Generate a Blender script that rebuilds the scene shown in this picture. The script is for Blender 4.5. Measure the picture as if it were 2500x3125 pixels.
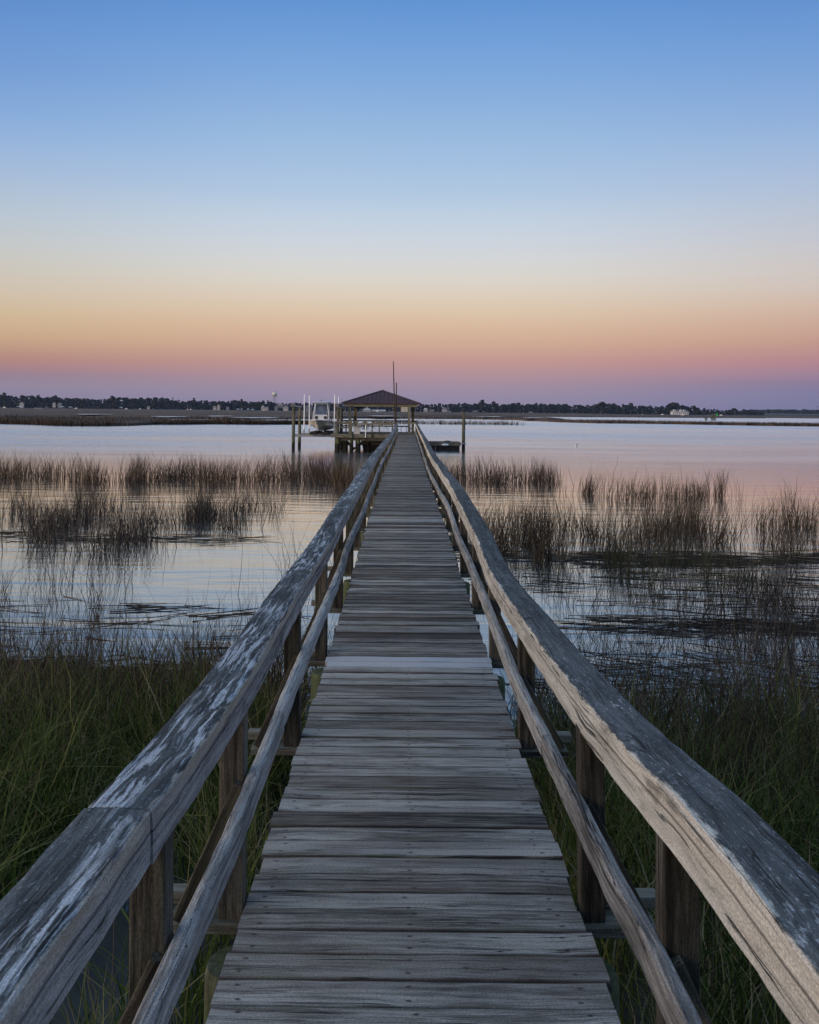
import bpy, math, random
import numpy as np

# ------------------------------------------------------------------ camera, sky, sun, exposure
for o in list(bpy.data.objects):
    bpy.data.objects.remove(o)
S = bpy.context.scene
C = S.collection
H, CX, F = 1.787, -0.027, 2880.0           # eye height over the deck, eye offset, focal length (2500 x 3125 frame)
VX, VY, RO = 1243.0, 1252.0, 0.0096        # vanishing point and roll of the survey frame
ZW = -1.293                                # water level (deck = 0)
cam_d = bpy.data.cameras.new("camera")
cam = bpy.data.objects.new("camera", cam_d); C.objects.link(cam)
cam.location = (CX, 0, H)
cam.rotation_euler = (math.radians(90), math.radians(-0.55), 0)
cam_d.sensor_fit = 'VERTICAL'; cam_d.sensor_height = 36.0; cam_d.sensor_width = 36.0
cam_d.lens = F / 3125 * 36.0
cam_d.shift_x = 7.0 / 3125; cam_d.shift_y = -310.5 / 3125
cam_d.clip_start = 0.05; cam_d.clip_end = 9000
S.camera = cam
S.view_settings.view_transform = 'Standard'; S.view_settings.look = 'None'
S.view_settings.exposure = 0.0; S.view_settings.gamma = 1.0
S.render.engine = 'CYCLES'
S.cycles.max_bounces = 6; S.cycles.diffuse_bounces = 2; S.cycles.glossy_bounces = 3
S.cycles.volume_bounces = 0; S.cycles.transparent_max_bounces = 8

def lin(r, g, b):
    f = lambda c: (c/255/12.92 if c/255 <= 0.04045 else ((c/255+0.055)/1.055)**2.4)
    return (f(r), f(g), f(b), 1.0)

class NT:
    """small helper round a node tree"""
    def __init__(s, nt): s.nt = nt
    def n(s, t, ins=None, **kw):
        nd = s.nt.nodes.new(t)
        for k, v in kw.items(): setattr(nd, k, v)
        for k, v in (ins or {}).items():
            if isinstance(v, bpy.types.NodeSocket): s.nt.links.new(v, nd.inputs[k])
            else: nd.inputs[k].default_value = v
        return nd
    def m(s, op, a, b=0.0, c=0.0, clamp=False):
        nd = s.n('ShaderNodeMath', operation=op, use_clamp=clamp)
        for i, v in enumerate((a, b, c)):
            if isinstance(v, bpy.types.NodeSocket): s.nt.links.new(v, nd.inputs[i])
            else: nd.inputs[i].default_value = v
        return nd.outputs[0]
    def vm(s, op, a, b):
        nd = s.n('ShaderNodeVectorMath', operation=op)
        for i, v in enumerate((a, b)):
            if isinstance(v, bpy.types.NodeSocket): s.nt.links.new(v, nd.inputs[i])
            else: nd.inputs[i].default_value = v
        return nd.outputs[0]
    def noise(s, vec, sc=1.0, det=4.0, rough=0.55, dist=0.0):
        return s.n('ShaderNodeTexNoise', {'Vector': vec, 'Scale': sc, 'Detail': det, 'Roughness': rough, 'Distortion': dist}).outputs[0]
    def ramp(s, fac, stops, interp='LINEAR'):
        nd = s.n('ShaderNodeValToRGB', {'Fac': fac})
        cr = nd.color_ramp; cr.interpolation = interp
        while len(cr.elements) > 1: cr.elements.remove(cr.elements[0])
        cr.elements[0].position = stops[0][0]; cr.elements[0].color = stops[0][1]
        for p, c in stops[1:]:
            e = cr.elements.new(p); e.color = c
        return nd.outputs[0]
    def mix(s, fac, a, b, blend='MIX'):
        nd = s.n('ShaderNodeMix', data_type='RGBA', blend_type=blend)
        for i, v in ((0, fac), (6, a), (7, b)):
            if isinstance(v, bpy.types.NodeSocket): s.nt.links.new(v, nd.inputs[i])
            else: nd.inputs[i].default_value = v
        return nd.outputs[2]
    def rng(s, v, a, b, c=0.0, d=1.0, smooth=False):
        nd = s.n('ShaderNodeMapRange', {'Value': v, 'From Min': a, 'From Max': b, 'To Min': c, 'To Max': d})
        nd.clamp = True
        if smooth: nd.interpolation_type = 'SMOOTHSTEP'
        return nd.outputs[0]

W = bpy.data.worlds.new("World"); S.world = W; W.use_nodes = True
W.node_tree.nodes.clear()
w = NT(W.node_tree)
gen = w.n('ShaderNodeTexCoord').outputs['Generated']
sx, sy, sz = [w.n('ShaderNodeSeparateXYZ', {0: gen}).outputs[i] for i in range(3)]
elev = w.m('MULTIPLY', w.m('ARCSINE', sz), 57.2958)
ep = w.m('DIVIDE', elev, 90.0)
def sky(stops): return [(max(0.0, e/90.0), lin(*c)) for e, c in stops]
ramp_l = w.ramp(ep, sky([(0, (130,124,151)), (1.2, (146,134,152)), (1.8, (148,125,140)), (2.3, (171,126,124)), (2.8, (181,137,121)), (3.2, (188,151,126)), (3.8, (199,166,133)),
    (4.4, (206,176,140)), (5.1, (208,184,149)), (5.9, (209,190,165)), (6.8, (206,194,178)), (8.0, (200,197,188)), (8.9, (195,198,197)), (10.5, (182,195,206)), (12.0, (171,189,212)), (14.4, (148,178,219)),
    (16, (129,167,217)), (18.5, (110,151,211)), (23.3, (80,130,197)), (35, (126,166,213)), (90, (162,184,212))]))
ramp_r = w.ramp(ep, sky([(0, (114,115,153)), (1.3, (124,121,157)), (1.7, (132,118,150)), (2.3, (160,128,149)), (2.9, (178,130,141)), (3.5, (188,142,139)), (4.2, (196,155,139)),
    (5.2, (204,170,154)), (6.0, (208,181,166)), (7.2, (207,194,187)), (8.5, (203,196,196)), (10.1, (192,195,205)), (11.7, (180,191,211)), (13.3, (169,187,217)), (14.9, (154,181,219)), (16.4, (139,171,217)),
    (18, (127,164,215)), (20, (111,153,211)), (23.7, (85,135,202)), (35, (126,166,213)), (90, (162,184,212))]))
ramp_c = w.ramp(ep, sky([(0, (138,131,160)), (1.2, (157,140,159)), (2.2, (179,145,152)), (3.0, (196,152,143)), (4.0, (209,170,147)), (5.0, (217,185,157)), (6.0, (221,198,172)), (7.1, (222,208,190)),
    (8.0, (219,214,205)), (9.1, (213,215,216)), (10.2, (205,213,223)), (11.6, (193,209,226)), (12.8, (179,201,226)), (14.6, (165,193,225)), (16.5, (151,185,223)), (18.3, (137,175,221)), (20, (124,167,220)),
    (21.8, (111,157,215)), (23.5, (98,148,211)), (35, (126,166,213)), (90, (162,184,212))]))
front = w.mix(w.rng(sx, 0.07, 0.52, smooth=True), w.mix(w.rng(sx, -0.52, -0.07, smooth=True), ramp_l, ramp_c), ramp_r)
ramp_b = w.ramp(ep, [(0, (3.6, 1.9, 0.95, 1)), (0.05, (3.7, 2.4, 1.45, 1)), (0.12, (2.9, 2.45, 2.0, 1)), (0.25, (1.45, 1.5, 1.6, 1)), (0.5, (0.45, 0.58, 0.78, 1)), (1, (0.36, 0.48, 0.66, 1))])
glow = w.rng(w.m('ADD', w.m('MULTIPLY', sx, -0.95), w.m('MULTIPLY', sy, -0.31)), 0.34, 0.95, smooth=True)
skyc = w.mix(glow, front, ramp_b)
bg = w.n('ShaderNodeBackground', {'Color': skyc, 'Strength': 1.0})
wo = w.n('ShaderNodeOutputWorld', {'Surface': bg.outputs[0]})

sd = bpy.data.lights.new("afterglow_sun", 'SUN'); sd.energy = 1.5; sd.angle = math.radians(25); sd.color = (1.0, 0.78, 0.55)
so = bpy.data.objects.new("afterglow_sun", sd); C.objects.link(so)
so.rotation_euler = (math.radians(78), 0, math.radians(-48))   # low light from behind and left of the camera

# ------------------------------------------------------------------ helpers
R = random.Random(7)
def at(x, y, Y):
    """survey pixel -> world point at distance Y"""
    dx, dy = x-VX, y-VY
    return (CX+(dx+RO*dy)*Y/F, Y, H-(dy-RO*dx)*Y/F)
def gw(x, y, z=ZW):
    """survey pixel -> point on the level z"""
    dx, dy = x-VX, y-VY
    Y = (H-z)*F/(dy-RO*dx)
    return (CX+(dx+RO*dy)*Y/F, Y)
def hz(x): return VY+RO*(x-VX)
def interp(pts):
    xs = [p[0] for p in pts]; ys = [p[1] for p in pts]
    return lambda d: float(np.interp(d, xs, ys))

def tag(o, label=None, cat=None, group=None, kind=None):
    if label: o['label'] = label
    if cat: o['category'] = cat
    if group: o['group'] = group
    if kind: o['kind'] = kind
    return o
def thing(name, label, cat, loc=(0,0,0), group=None):
    o = bpy.data.objects.new(name, None); C.objects.link(o); o.location = loc
    o.empty_display_size = 0.2
    return tag(o, label, cat, group)
def copy_tree(o, parent=None):
    c = o.copy(); C.objects.link(c)
    if parent: c.parent = parent
    for ch in o.children: copy_tree(ch, c)
    return c

def mesh_obj(name, v, faces, mat, parent=None, grain=None, tone=None, smooth=False, hgt=None):
    me = bpy.data.meshes.new(name)
    v = np.asarray(v, dtype=np.float32).reshape(-1, 3)
    off = np.zeros(3, dtype=np.float32)
    p = parent
    while p is not None:
        off += np.array(p.location[:], dtype=np.float32); p = p.parent
    if isinstance(faces, tuple):           # (loop index array, loop start array)
        li, ls = faces
        me.vertices.add(len(v)); me.vertices.foreach_set('co', (v-off).ravel())
        me.loops.add(len(li)); me.loops.foreach_set('vertex_index', li.astype(np.int32))
        me.polygons.add(len(ls)); me.polygons.foreach_set('loop_start', ls.astype(np.int32))
        me.update(calc_edges=True)
    else:
        me.from_pydata((v-off).tolist(), [], faces); me.update()
    if grain is not None:
        a = me.attributes.new('grain', 'FLOAT_VECTOR', 'POINT'); a.data.foreach_set('vector', np.asarray(grain, dtype=np.float32).ravel())
    if tone is not None:
        a = me.attributes.new('tone', 'FLOAT', 'POINT'); a.data.foreach_set('value', np.asarray(tone, dtype=np.float32).ravel())
    if hgt is not None:
        a = me.attributes.new('hgt', 'FLOAT', 'POINT'); a.data.foreach_set('value', np.asarray(hgt, dtype=np.float32).ravel())
    if smooth: me.polygons.foreach_set('use_smooth', np.ones(len(me.polygons), dtype=bool))
    me.materials.append(mat)
    o = bpy.data.objects.new(name, me); C.objects.link(o)
    if parent: o.parent = parent
    return o

class MB:
    """collects shapes, links them as one mesh"""
    def __init__(s): s.v, s.f, s.g, s.t = [], [], [], []
    def add(s, v, f, g=None, t=0.5):
        b = len(s.v); s.v += [tuple(p) for p in v]
        s.f += [tuple(i+b for i in q) for q in f]
        s.g += [tuple(p) for p in (g if g is not None else v)]; s.t += [t]*len(v)
    def box(s, lo, hi, t=0.5):
        x0, y0, z0 = lo; x1, y1, z1 = hi
        v = [(x0,y0,z0),(x1,y0,z0),(x1,y1,z0),(x0,y1,z0),(x0,y0,z1),(x1,y0,z1),(x1,y1,z1),(x0,y1,z1)]
        s.add(v, [(3,2,1,0),(4,5,6,7),(0,1,5,4),(1,2,6,5),(2,3,7,6),(3,0,4,7)], None, t)
    def sweep(s, path, sec, ups, rights, off=None, t=0.5, cap=True, cum=None):
        """sec: list of (a, b) lists per station or one list; closed section"""
        n = len(path); off = R.uniform(0, 500) if off is None else off
        V, G, Fc = [], [], []
        L = 0.0
        for i, p in enumerate(path):
            if i: L += math.dist(path[i-1], p)
            sc = sec[i] if isinstance(sec[0][0], (tuple, list)) else sec
            m = len(sc)
            for a, b in sc:
                V.append(tuple(p[k]+rights[i][k]*a+ups[i][k]*b for k in range(3))); G.append((L+off, a, b))
        for i in range(n-1):
            for j in range(m):
                k = (j+1) % m
                Fc.append((i*m+j, (i+1)*m+j, (i+1)*m+k, i*m+k))
        if cap:
            Fc.append(tuple(range(m))); Fc.append(tuple((n-1)*m+j for j in reversed(range(m))))
        s.add(V, Fc, G, t)
    def beam(s, p0, p1, wd, ht, up=(0,0,1), ch=0.004, t=0.5, nseg=1, jit=0.0, taper=1.0):
        """chamfered timber centred on p0-p1"""
        a = np.array(p0, float); b = np.array(p1, float); d = b-a; L = np.linalg.norm(d); d /= L
        u = np.array(up, float); u -= d*np.dot(u, d); u /= np.linalg.norm(u); r = np.cross(d, u)
        hw, hh = wd/2, ht/2
        sec = [(-hw, -hh+ch), (-hw+ch, -hh), (hw-ch, -hh), (hw, -hh+ch), (hw, hh-ch), (hw-ch, hh), (-hw+ch, hh), (-hw, hh-ch)]
        path, secs = [], []
        for i in range(nseg+1):
            q = a+d*L*i/nseg
            if 0 < i < nseg: q = q+r*R.gauss(0, jit)+u*R.gauss(0, jit)
            k = 1+(taper-1)*i/nseg
            path.append(tuple(q)); secs.append([(x*k, y*k) for x, y in sec])
        s.sweep(path, secs, [tuple(u)]*(nseg+1), [tuple(r)]*(nseg+1), t=t)
    def tube(s, path, rad, n=8, t=0.5, cap=True):
        path = [np.array(p, float) for p in path]
        rad = rad if isinstance(rad, (list, tuple)) else [rad]*len(path)
        ups, rts, secs = [], [], []
        for i, p in enumerate(path):
            d = path[min(i+1, len(path)-1)]-path[max(i-1, 0)]; d /= np.linalg.norm(d)
            u = np.array((0, 1, 0.001)) if abs(d[2]) > 0.9 else np.array((0, 0, 1.0))
            u = u-d*np.dot(u, d); u /= np.linalg.norm(u); r = np.cross(d, u)
            ups.append(tuple(u)); rts.append(tuple(r))
            secs.append([(rad[i]*math.cos(2*math.pi*j/n), rad[i]*math.sin(2*math.pi*j/n)) for j in range(n)])
        s.sweep([tuple(p) for p in path], secs, ups, rts, t=t, cap=cap)
    def prism(s, poly, y0, y1, t=0.5):
        """polygon in x, z pushed from y0 to y1"""
        n = len(poly)
        v = [(x, y0, z) for x, z in poly]+[(x, y1, z) for x, z in poly]
        s.add(v, [tuple(range(n)), tuple(reversed(range(n, 2*n)))]+[(i, i+n, (i+1) % n+n, (i+1) % n) for i in range(n)], None, t)
    def build(s, name, mat, parent=None, smooth=False):
        return mesh_obj(name, s.v, s.f, mat, parent, s.g, s.t, smooth)

def new_mat(name):
    m = bpy.data.materials.new(name); m.use_nodes = True; m.node_tree.nodes.clear()
    k = NT(m.node_tree)
    bs = k.n('ShaderNodeBsdfPrincipled'); k.n('ShaderNodeOutputMaterial', {'Surface': bs.outputs[0]})
    return m, k, bs
def plain(name, col, rough=0.6, metal=0.0, var=0.25, sc=3.0, spec=0.4):
    m, k, b = new_mat(name)
    pos = k.n('ShaderNodeTexCoord').outputs['Object']
    f = k.noise(pos, sc, 5)
    c2 = tuple(max(0, x*(1-var)) for x in col[:3])+(1,); c3 = tuple(x*(1+var) for x in col[:3])+(1,)
    k.nt.links.new(k.ramp(f, [(0.3, c2), (0.7, c3)]), b.inputs['Base Color'])
    b.inputs['Roughness'].default_value = rough; b.inputs['Metallic'].default_value = metal
    b.inputs['Specular IOR Level'].default_value = spec
    return m

def wood(name, dark, mid, light, along=1.6, across=42, bump=0.5, kind='', tonegain=1.0, spec=0.25, streaky=False):
    m, k, b = new_mat(name)
    gr = k.n('ShaderNodeAttribute', attribute_name='grain').outputs['Vector']
    tn = k.n('ShaderNodeAttribute', attribute_name='tone').outputs['Fac']
    # slow wander of the grain, then fine streaks
    wob = k.n('ShaderNodeTexNoise', {'Vector': k.vm('MULTIPLY', gr, (2.2, 9, 9)), 'Scale': 1.0, 'Detail': 2.0}).outputs['Color']
    wob = k.vm('MULTIPLY', k.vm('SUBTRACT', wob, (0.5, 0.5, 0.5)), (0.0, 0.05, 0.05))
    g2 = k.vm('ADD', gr, wob)
    s1 = k.noise(k.vm('MULTIPLY', g2, (along, across, across)), 1.0, 6, 0.62)
    s2 = k.noise(k.vm('MULTIPLY', g2, (along*5, across*5, across*5)), 1.0, 4, 0.6)
    p = k.noise(k.vm('MULTIPLY', gr, (2.5, 9, 9)), 1.0, 5, 0.6)
    val = k.m('ADD', k.m('ADD', k.m('MULTIPLY', s1, 0.52), k.m('MULTIPLY', s2, 0.22)), k.m('MULTIPLY', p, 0.30))
    val = k.m('ADD', val, k.m('MULTIPLY', k.m('SUBTRACT', tn, 0.5), 0.22*tonegain))
    col = k.ramp(val, [(0.39, dark), (0.50, mid), (0.62, light)])
    n3 = k.noise(k.vm('MULTIPLY', g2, (along*0.45, across*0.42, across*0.42)), 1.0, 2.5, 0.5)
    ring = k.rng(k.m('ABSOLUTE', k.m('SUBTRACT', k.m('FRACT', k.m('MULTIPLY', n3, 15.0)), 0.5)), 0.03, 0.20)
    ringm = k.rng(k.noise(k.vm('MULTIPLY', gr, (1.8, 12, 12)), 1.0, 3), 0.38, 0.60)
    col = k.mix(k.m('MULTIPLY', k.m('MULTIPLY', k.m('SUBTRACT', 1.0, ring), ringm), 0.28), col, dark)
    chk = k.noise(k.vm('MULTIPLY', g2, (along*0.10, across*0.8, across*0.8)), 1.0, 2, 0.5)
    check = k.m('ADD', k.rng(k.m('ABSOLUTE', k.m('SUBTRACT', chk, 0.585)), 0.003, 0.013), k.rng(k.noise(k.vm('MULTIPLY', gr, (0.9, 5, 5)), 1.7, 2), 0.50, 0.44), clamp=True)
    crack = k.rng(k.noise(k.vm('MULTIPLY', g2, (along*0.55, across*0.9, across*0.9)), 1.0, 3, 0.5), 0.30, 0.37)
    sep = k.n('ShaderNodeSeparateXYZ', {0: gr}); a_, b_ = sep.outputs[1], sep.outputs[2]
    if kind == 'rail':
        # bare tan side under a ragged weathered top; t>0 on the top face, <0 down the inner side
        t = k.m('ADD', a_, b_)
        rag = k.noise(k.vm('MULTIPLY', gr, (9, 30, 30)), 1.0, 5, 0.65)
        rag2 = k.noise(k.vm('MULTIPLY', gr, (0.7, 2, 2)), 1.0, 3, 0.5)
        edge = k.m('ADD', k.m('ADD', t, k.m('MULTIPLY', k.m('SUBTRACT', rag, 0.5), 0.07)), k.m('MULTIPLY', k.m('SUBTRACT', rag2, 0.5), 0.10))
        top = k.rng(edge, -0.004, 0.006)
        speck = k.rng(k.noise(k.vm('MULTIPLY', g2, (40, 130, 130)), 1.0, 3, 0.6), 0.60, 0.70)
        lichen = k.m('MULTIPLY', k.rng(k.noise(k.vm('MULTIPLY', g2, (12, 52, 52)), 1.0, 5, 0.7), 0.57, 0.66),
                     k.rng(k.noise(k.vm('MULTIPLY', gr, (1.4, 6, 6)), 1.0, 3), 0.46, 0.64))
        dk = k.ramp(val, [(0.34, (0.010, 0.011, 0.011, 1)), (0.49, (0.036, 0.040, 0.041, 1)), (0.63, (0.11, 0.117, 0.118, 1))])
        dk = k.mix(k.m('MULTIPLY', lichen, 0.8), dk, (0.48, 0.50, 0.52, 1))
        dk = k.mix(k.m('MULTIPLY', speck, 0.7), dk, (0.34, 0.36, 0.38, 1))
        if streaky:
            sv = k.m('MULTIPLY', k.rng(k.noise(k.vm('MULTIPLY', g2, (3.2, 60, 60)), 1.0, 4, 0.65), 0.49, 0.57), k.rng(k.noise(k.vm('MULTIPLY', gr, (0.9, 7, 7)), 1.0, 3), 0.42, 0.52))
            dk = k.mix(k.m('MULTIPLY', sv, 0.85), dk, (0.50, 0.51, 0.53, 1))
        dk = k.mix(k.m('MULTIPLY', k.m('SUBTRACT', 1.0, ring), 0.25), dk, (0.015, 0.016, 0.017, 1))
        stain = k.rng(k.noise(k.vm('MULTIPLY', gr, (3.2, 14, 14)), 1.0, 4, 0.6), 0.56, 0.66)
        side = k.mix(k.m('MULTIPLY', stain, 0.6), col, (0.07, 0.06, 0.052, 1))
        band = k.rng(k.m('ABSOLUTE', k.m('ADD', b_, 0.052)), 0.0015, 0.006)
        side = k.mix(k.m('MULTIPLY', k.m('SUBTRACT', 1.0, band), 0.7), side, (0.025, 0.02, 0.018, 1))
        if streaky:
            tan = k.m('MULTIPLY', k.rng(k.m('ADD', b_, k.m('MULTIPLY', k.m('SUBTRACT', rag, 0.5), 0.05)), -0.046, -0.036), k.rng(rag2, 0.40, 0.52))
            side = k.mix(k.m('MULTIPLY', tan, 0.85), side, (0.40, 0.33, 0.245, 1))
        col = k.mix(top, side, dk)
    if kind == 'deck':
        pos = k.n('ShaderNodeTexCoord').outputs['Object']
        px = k.n('ShaderNodeSeparateXYZ', {0: pos}).outputs[0]
        jit = k.m('MULTIPLY', k.m('SUBTRACT', k.noise(k.vm('MULTIPLY', pos, (0.6, 7, 1)), 1.0, 1), 0.5), 0.10)
        pxj = k.m('ADD', px, jit)
        ab = k.m('ABSOLUTE', k.m('SUBTRACT', k.m('ABSOLUTE', a_), 0.036))
        nl = None
        for x0 in (-0.53, 0.0, 0.53):
            dx = k.m('SUBTRACT', pxj, x0)
            dd = k.m('SQRT', k.m('ADD', k.m('MULTIPLY', k.m('MULTIPLY', dx, dx), 0.35), k.m('MULTIPLY', ab, ab)))
            nl = dd if nl is None else k.m('MINIMUM', nl, dd)
        nail = k.rng(nl, 0.003, 0.008)
        col = k.mix(k.m('MULTIPLY', k.m('SUBTRACT', 1.0, nail), 0.85), col, (0.012, 0.010, 0.010, 1))
        # knots
        kn = k.n('ShaderNodeTexVoronoi', {'Vector': k.vm('MULTIPLY', gr, (2.1, 9.0, 0)), 'Scale': 1.0}).outputs['Distance']
        knot = k.rng(kn, 0.05, 0.10)
        col = k.mix(k.m('MULTIPLY', k.m('SUBTRACT', 1.0, knot), 0.6), col, (0.03, 0.024, 0.02, 1))
    if kind == 'pile':
        geo = k.n('ShaderNodeNewGeometry').outputs['Position']
        z = k.n('ShaderNodeSeparateXYZ', {0: geo}).outputs[2]
        nz = k.noise(k.vm('MULTIPLY', geo, (5, 5, 2)), 1.0, 4)
        zz = k.m('ADD', z, k.m('MULTIPLY', k.m('SUBTRACT', nz, 0.5), 0.5))
        alg = k.m('MULTIPLY', k.rng(zz, 0.5, -0.2), k.rng(nz, 0.36, 0.56))
        col = k.mix(k.m('MULTIPLY', alg, 0.75), col, (0.055, 0.082, 0.030, 1))
        wet = k.rng(zz, -0.55, -0.72)
        col = k.mix(wet, col, (0.008, 0.008, 0.007, 1))
    if kind in ('rail', 'deck', 'low'):
        col = k.mix(k.m('MULTIPLY', k.m('SUBTRACT', 1.0, check), 0.9), col, (0.006, 0.006, 0.006, 1))
    if kind == 'deck':
        ed = k.m('ADD', k.m('ABSOLUTE', a_), k.m('MULTIPLY', k.m('SUBTRACT', s1, 0.5), 0.03))
        col = k.mix(k.m('MULTIPLY', k.rng(ed, 0.0585, 0.0685), 0.85), col, (0.014, 0.012, 0.012, 1))
        br = k.rng(k.noise(k.vm('MULTIPLY', gr, (0.5, 3.0, 3.0)), 1.0, 3, 0.6), 0.48, 0.66)
        col = k.mix(k.m('MULTIPLY', br, 0.6), col, (0.070, 0.048, 0.043, 1))
        bb = k.rng(k.noise(k.vm('MULTIPLY', gr, (0.06, 0.0, 0.0)), 1.0, 1), 0.46, 0.60)
        col = k.mix(k.m('MULTIPLY', bb, 0.42), col, (0.105, 0.078, 0.062, 1))
        gn = k.rng(k.noise(k.vm('MULTIPLY', gr, (0.8, 4.0, 4.0)), 3.1, 3, 0.6), 0.52, 0.70)
        col = k.mix(k.m('MULTIPLY', gn, 0.38), col, (0.13, 0.135, 0.085, 1))
        col = k.mix(k.m('MULTIPLY', k.rng(tn, 1.2, 1.8), k.rng(val, 0.5, 0.75, 0.35, 0.85)), col, (0.50, 0.50, 0.51, 1))   # newer replacement boards
    if kind == 'post':
        alg = k.rng(k.noise(k.vm('MULTIPLY', gr, (1.2, 6, 6)), 1.0, 3), 0.48, 0.66)
        col = k.mix(k.m('MULTIPLY', alg, 0.35), col, (0.045, 0.055, 0.03, 1))
    col = k.mix(k.m('MULTIPLY', k.m('SUBTRACT', 1.0, crack), 0.8), col, (0.008, 0.007, 0.007, 1))
    sp = k.noise(k.vm('MULTIPLY', gr, (130, 260, 260)), 1.0, 2, 0.7)
    col = k.mix(1.0, col, k.ramp(sp, [(0.30, (0.62, 0.62, 0.62, 1)), (0.70, (1.4, 1.4, 1.4, 1))]), 'MULTIPLY')
    k.nt.links.new(col, b.inputs['Base Color'])
    b.inputs['Roughness'].default_value = 0.85; b.inputs['Specular IOR Level'].default_value = spec
    hh = k.m('ADD', k.m('ADD', k.m('MULTIPLY', s1, 1.0), k.m('MULTIPLY', s2, 0.4)), k.m('MULTIPLY', crack, 0.7))
    hh = k.m('ADD', hh, k.m('ADD', k.m('MULTIPLY', ring, 0.06), k.m('MULTIPLY', check, 0.8 if kind in ('rail', 'deck', 'low') else 0.0)))
    bp = k.n('ShaderNodeBump', {'Height': hh, 'Strength': bump, 'Distance': 0.006})
    k.nt.links.new(bp.outputs[0], b.inputs['Normal'])
    return m

c4 = lambda *a: (a[0], a[1], a[2], 1.0)
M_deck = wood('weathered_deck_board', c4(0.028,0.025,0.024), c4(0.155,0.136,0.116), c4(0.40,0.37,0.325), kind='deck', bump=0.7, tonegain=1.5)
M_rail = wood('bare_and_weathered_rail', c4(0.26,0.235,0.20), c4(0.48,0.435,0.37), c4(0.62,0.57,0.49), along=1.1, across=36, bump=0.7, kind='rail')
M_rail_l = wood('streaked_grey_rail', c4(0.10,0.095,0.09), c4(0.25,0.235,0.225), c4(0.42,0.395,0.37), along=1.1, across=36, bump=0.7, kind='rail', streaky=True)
M_low = wood('weathered_lower_rail', c4(0.08,0.075,0.07), c4(0.26,0.245,0.228), c4(0.50,0.475,0.44), along=1.6, across=55, bump=0.7, kind='low')
M_post = wood('dark_post_timber', c4(0.014,0.012,0.009), c4(0.055,0.047,0.036), c4(0.16,0.138,0.105), kind='post')
M_pale = wood('olive_dock_timber', c4(0.035,0.032,0.024), c4(0.10,0.095,0.072), c4(0.20,0.19,0.15))
M_pile = wood('tidal_pile_timber', c4(0.03,0.028,0.02), c4(0.085,0.082,0.055), c4(0.19,0.18,0.13), across=30, kind='pile')
M_pole = wood('brown_pole_timber', c4(0.02,0.014,0.01), c4(0.06,0.042,0.03), c4(0.14,0.10,0.07))

# ------------------------------------------------------------------ setting: water, bank, far ground
def water_material():
    m, k, b = new_mat('creek_water')
    pos = k.n('ShaderNodeNewGeometry').outputs['Position']
    Y = k.n('ShaderNodeSeparateXYZ', {0: pos}).outputs[1]
    swell = k.noise(k.vm('MULTIPLY', pos, (0.35, 1.5, 1)), 1.0, 2, 0.4, 0.3)
    rip = k.noise(k.vm('MULTIPLY', pos, (1.3, 4.5, 1)), 1.0, 3, 0.5, 0.2)
    chop = k.noise(k.vm('MULTIPLY', pos, (0.9, 2.2, 1)), 1.6, 4, 0.6)
    wind = k.noise(k.vm('MULTIPLY', pos, (0.006, 0.03, 1)), 1.0, 3, 0.55)
    far = k.rng(Y, 30, 75, smooth=True)
    gust = k.m('MULTIPLY', k.rng(wind, 0.40, 0.62), far)
    hgt = k.m('ADD', k.m('MULTIPLY', swell, 0.020), k.m('MULTIPLY', rip, 0.0045))
    hgt = k.m('ADD', hgt, k.m('MULTIPLY', k.m('MULTIPLY', chop, 0.05), k.m('ADD', k.m('MULTIPLY', far, 0.7), k.m('MULTIPLY', gust, 0.9))))
    bp = k.n('ShaderNodeBump', {'Height': hgt, 'Strength': 1.0, 'Distance': 1.0})
    streak = k.noise(k.vm('MULTIPLY', pos, (0.05, 0.28, 1)), 1.0, 4, 0.65)
    rough = k.m('ADD', k.m('ADD', 0.02, k.m('MULTIPLY', k.rng(Y, 38, 66), 0.13)), k.m('MULTIPLY', k.rng(Y, 66, 200), 0.06))
    rough = k.m('ADD', rough, k.m('MULTIPLY', gust, 0.08))
    rough = k.m('ADD', rough, k.m('MULTIPLY', k.m('MULTIPLY', far, k.m('SUBTRACT', streak, 0.5)), 0.30))
    k.nt.nodes.remove(b)
    body = k.n('ShaderNodeBsdfDiffuse', {'Color': (0.045, 0.055, 0.062, 1)})
    gl = k.n('ShaderNodeBsdfGlossy', {'Color': (0.97, 0.97, 0.97, 1), 'Roughness': rough, 'Normal': bp.outputs[0]})
    lw = k.n('ShaderNodeLayerWeight', {'Blend': 0.5, 'Normal': bp.outputs[0]}).outputs['Facing']
    fr = k.m('ADD', 0.03, k.m('MULTIPLY', k.m('POWER', lw, 2.9), 0.95), clamp=True)
    mx = k.n('ShaderNodeMixShader', {0: fr, 1: body.outputs[0], 2: gl.outputs[0]})
    out = [n_ for n_ in k.nt.nodes if n_.type == 'OUTPUT_MATERIAL'][0]
    k.nt.links.new(mx.outputs[0], out.inputs['Surface'])
    return m
M_water = water_material()
wv = [(-3000,-150,ZW),(3000,-150,ZW),(3000,3000,ZW),(-3000,3000,ZW)]
tag(mesh_obj('water', wv, [(0,1,2,3)], M_water), kind='structure')

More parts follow.
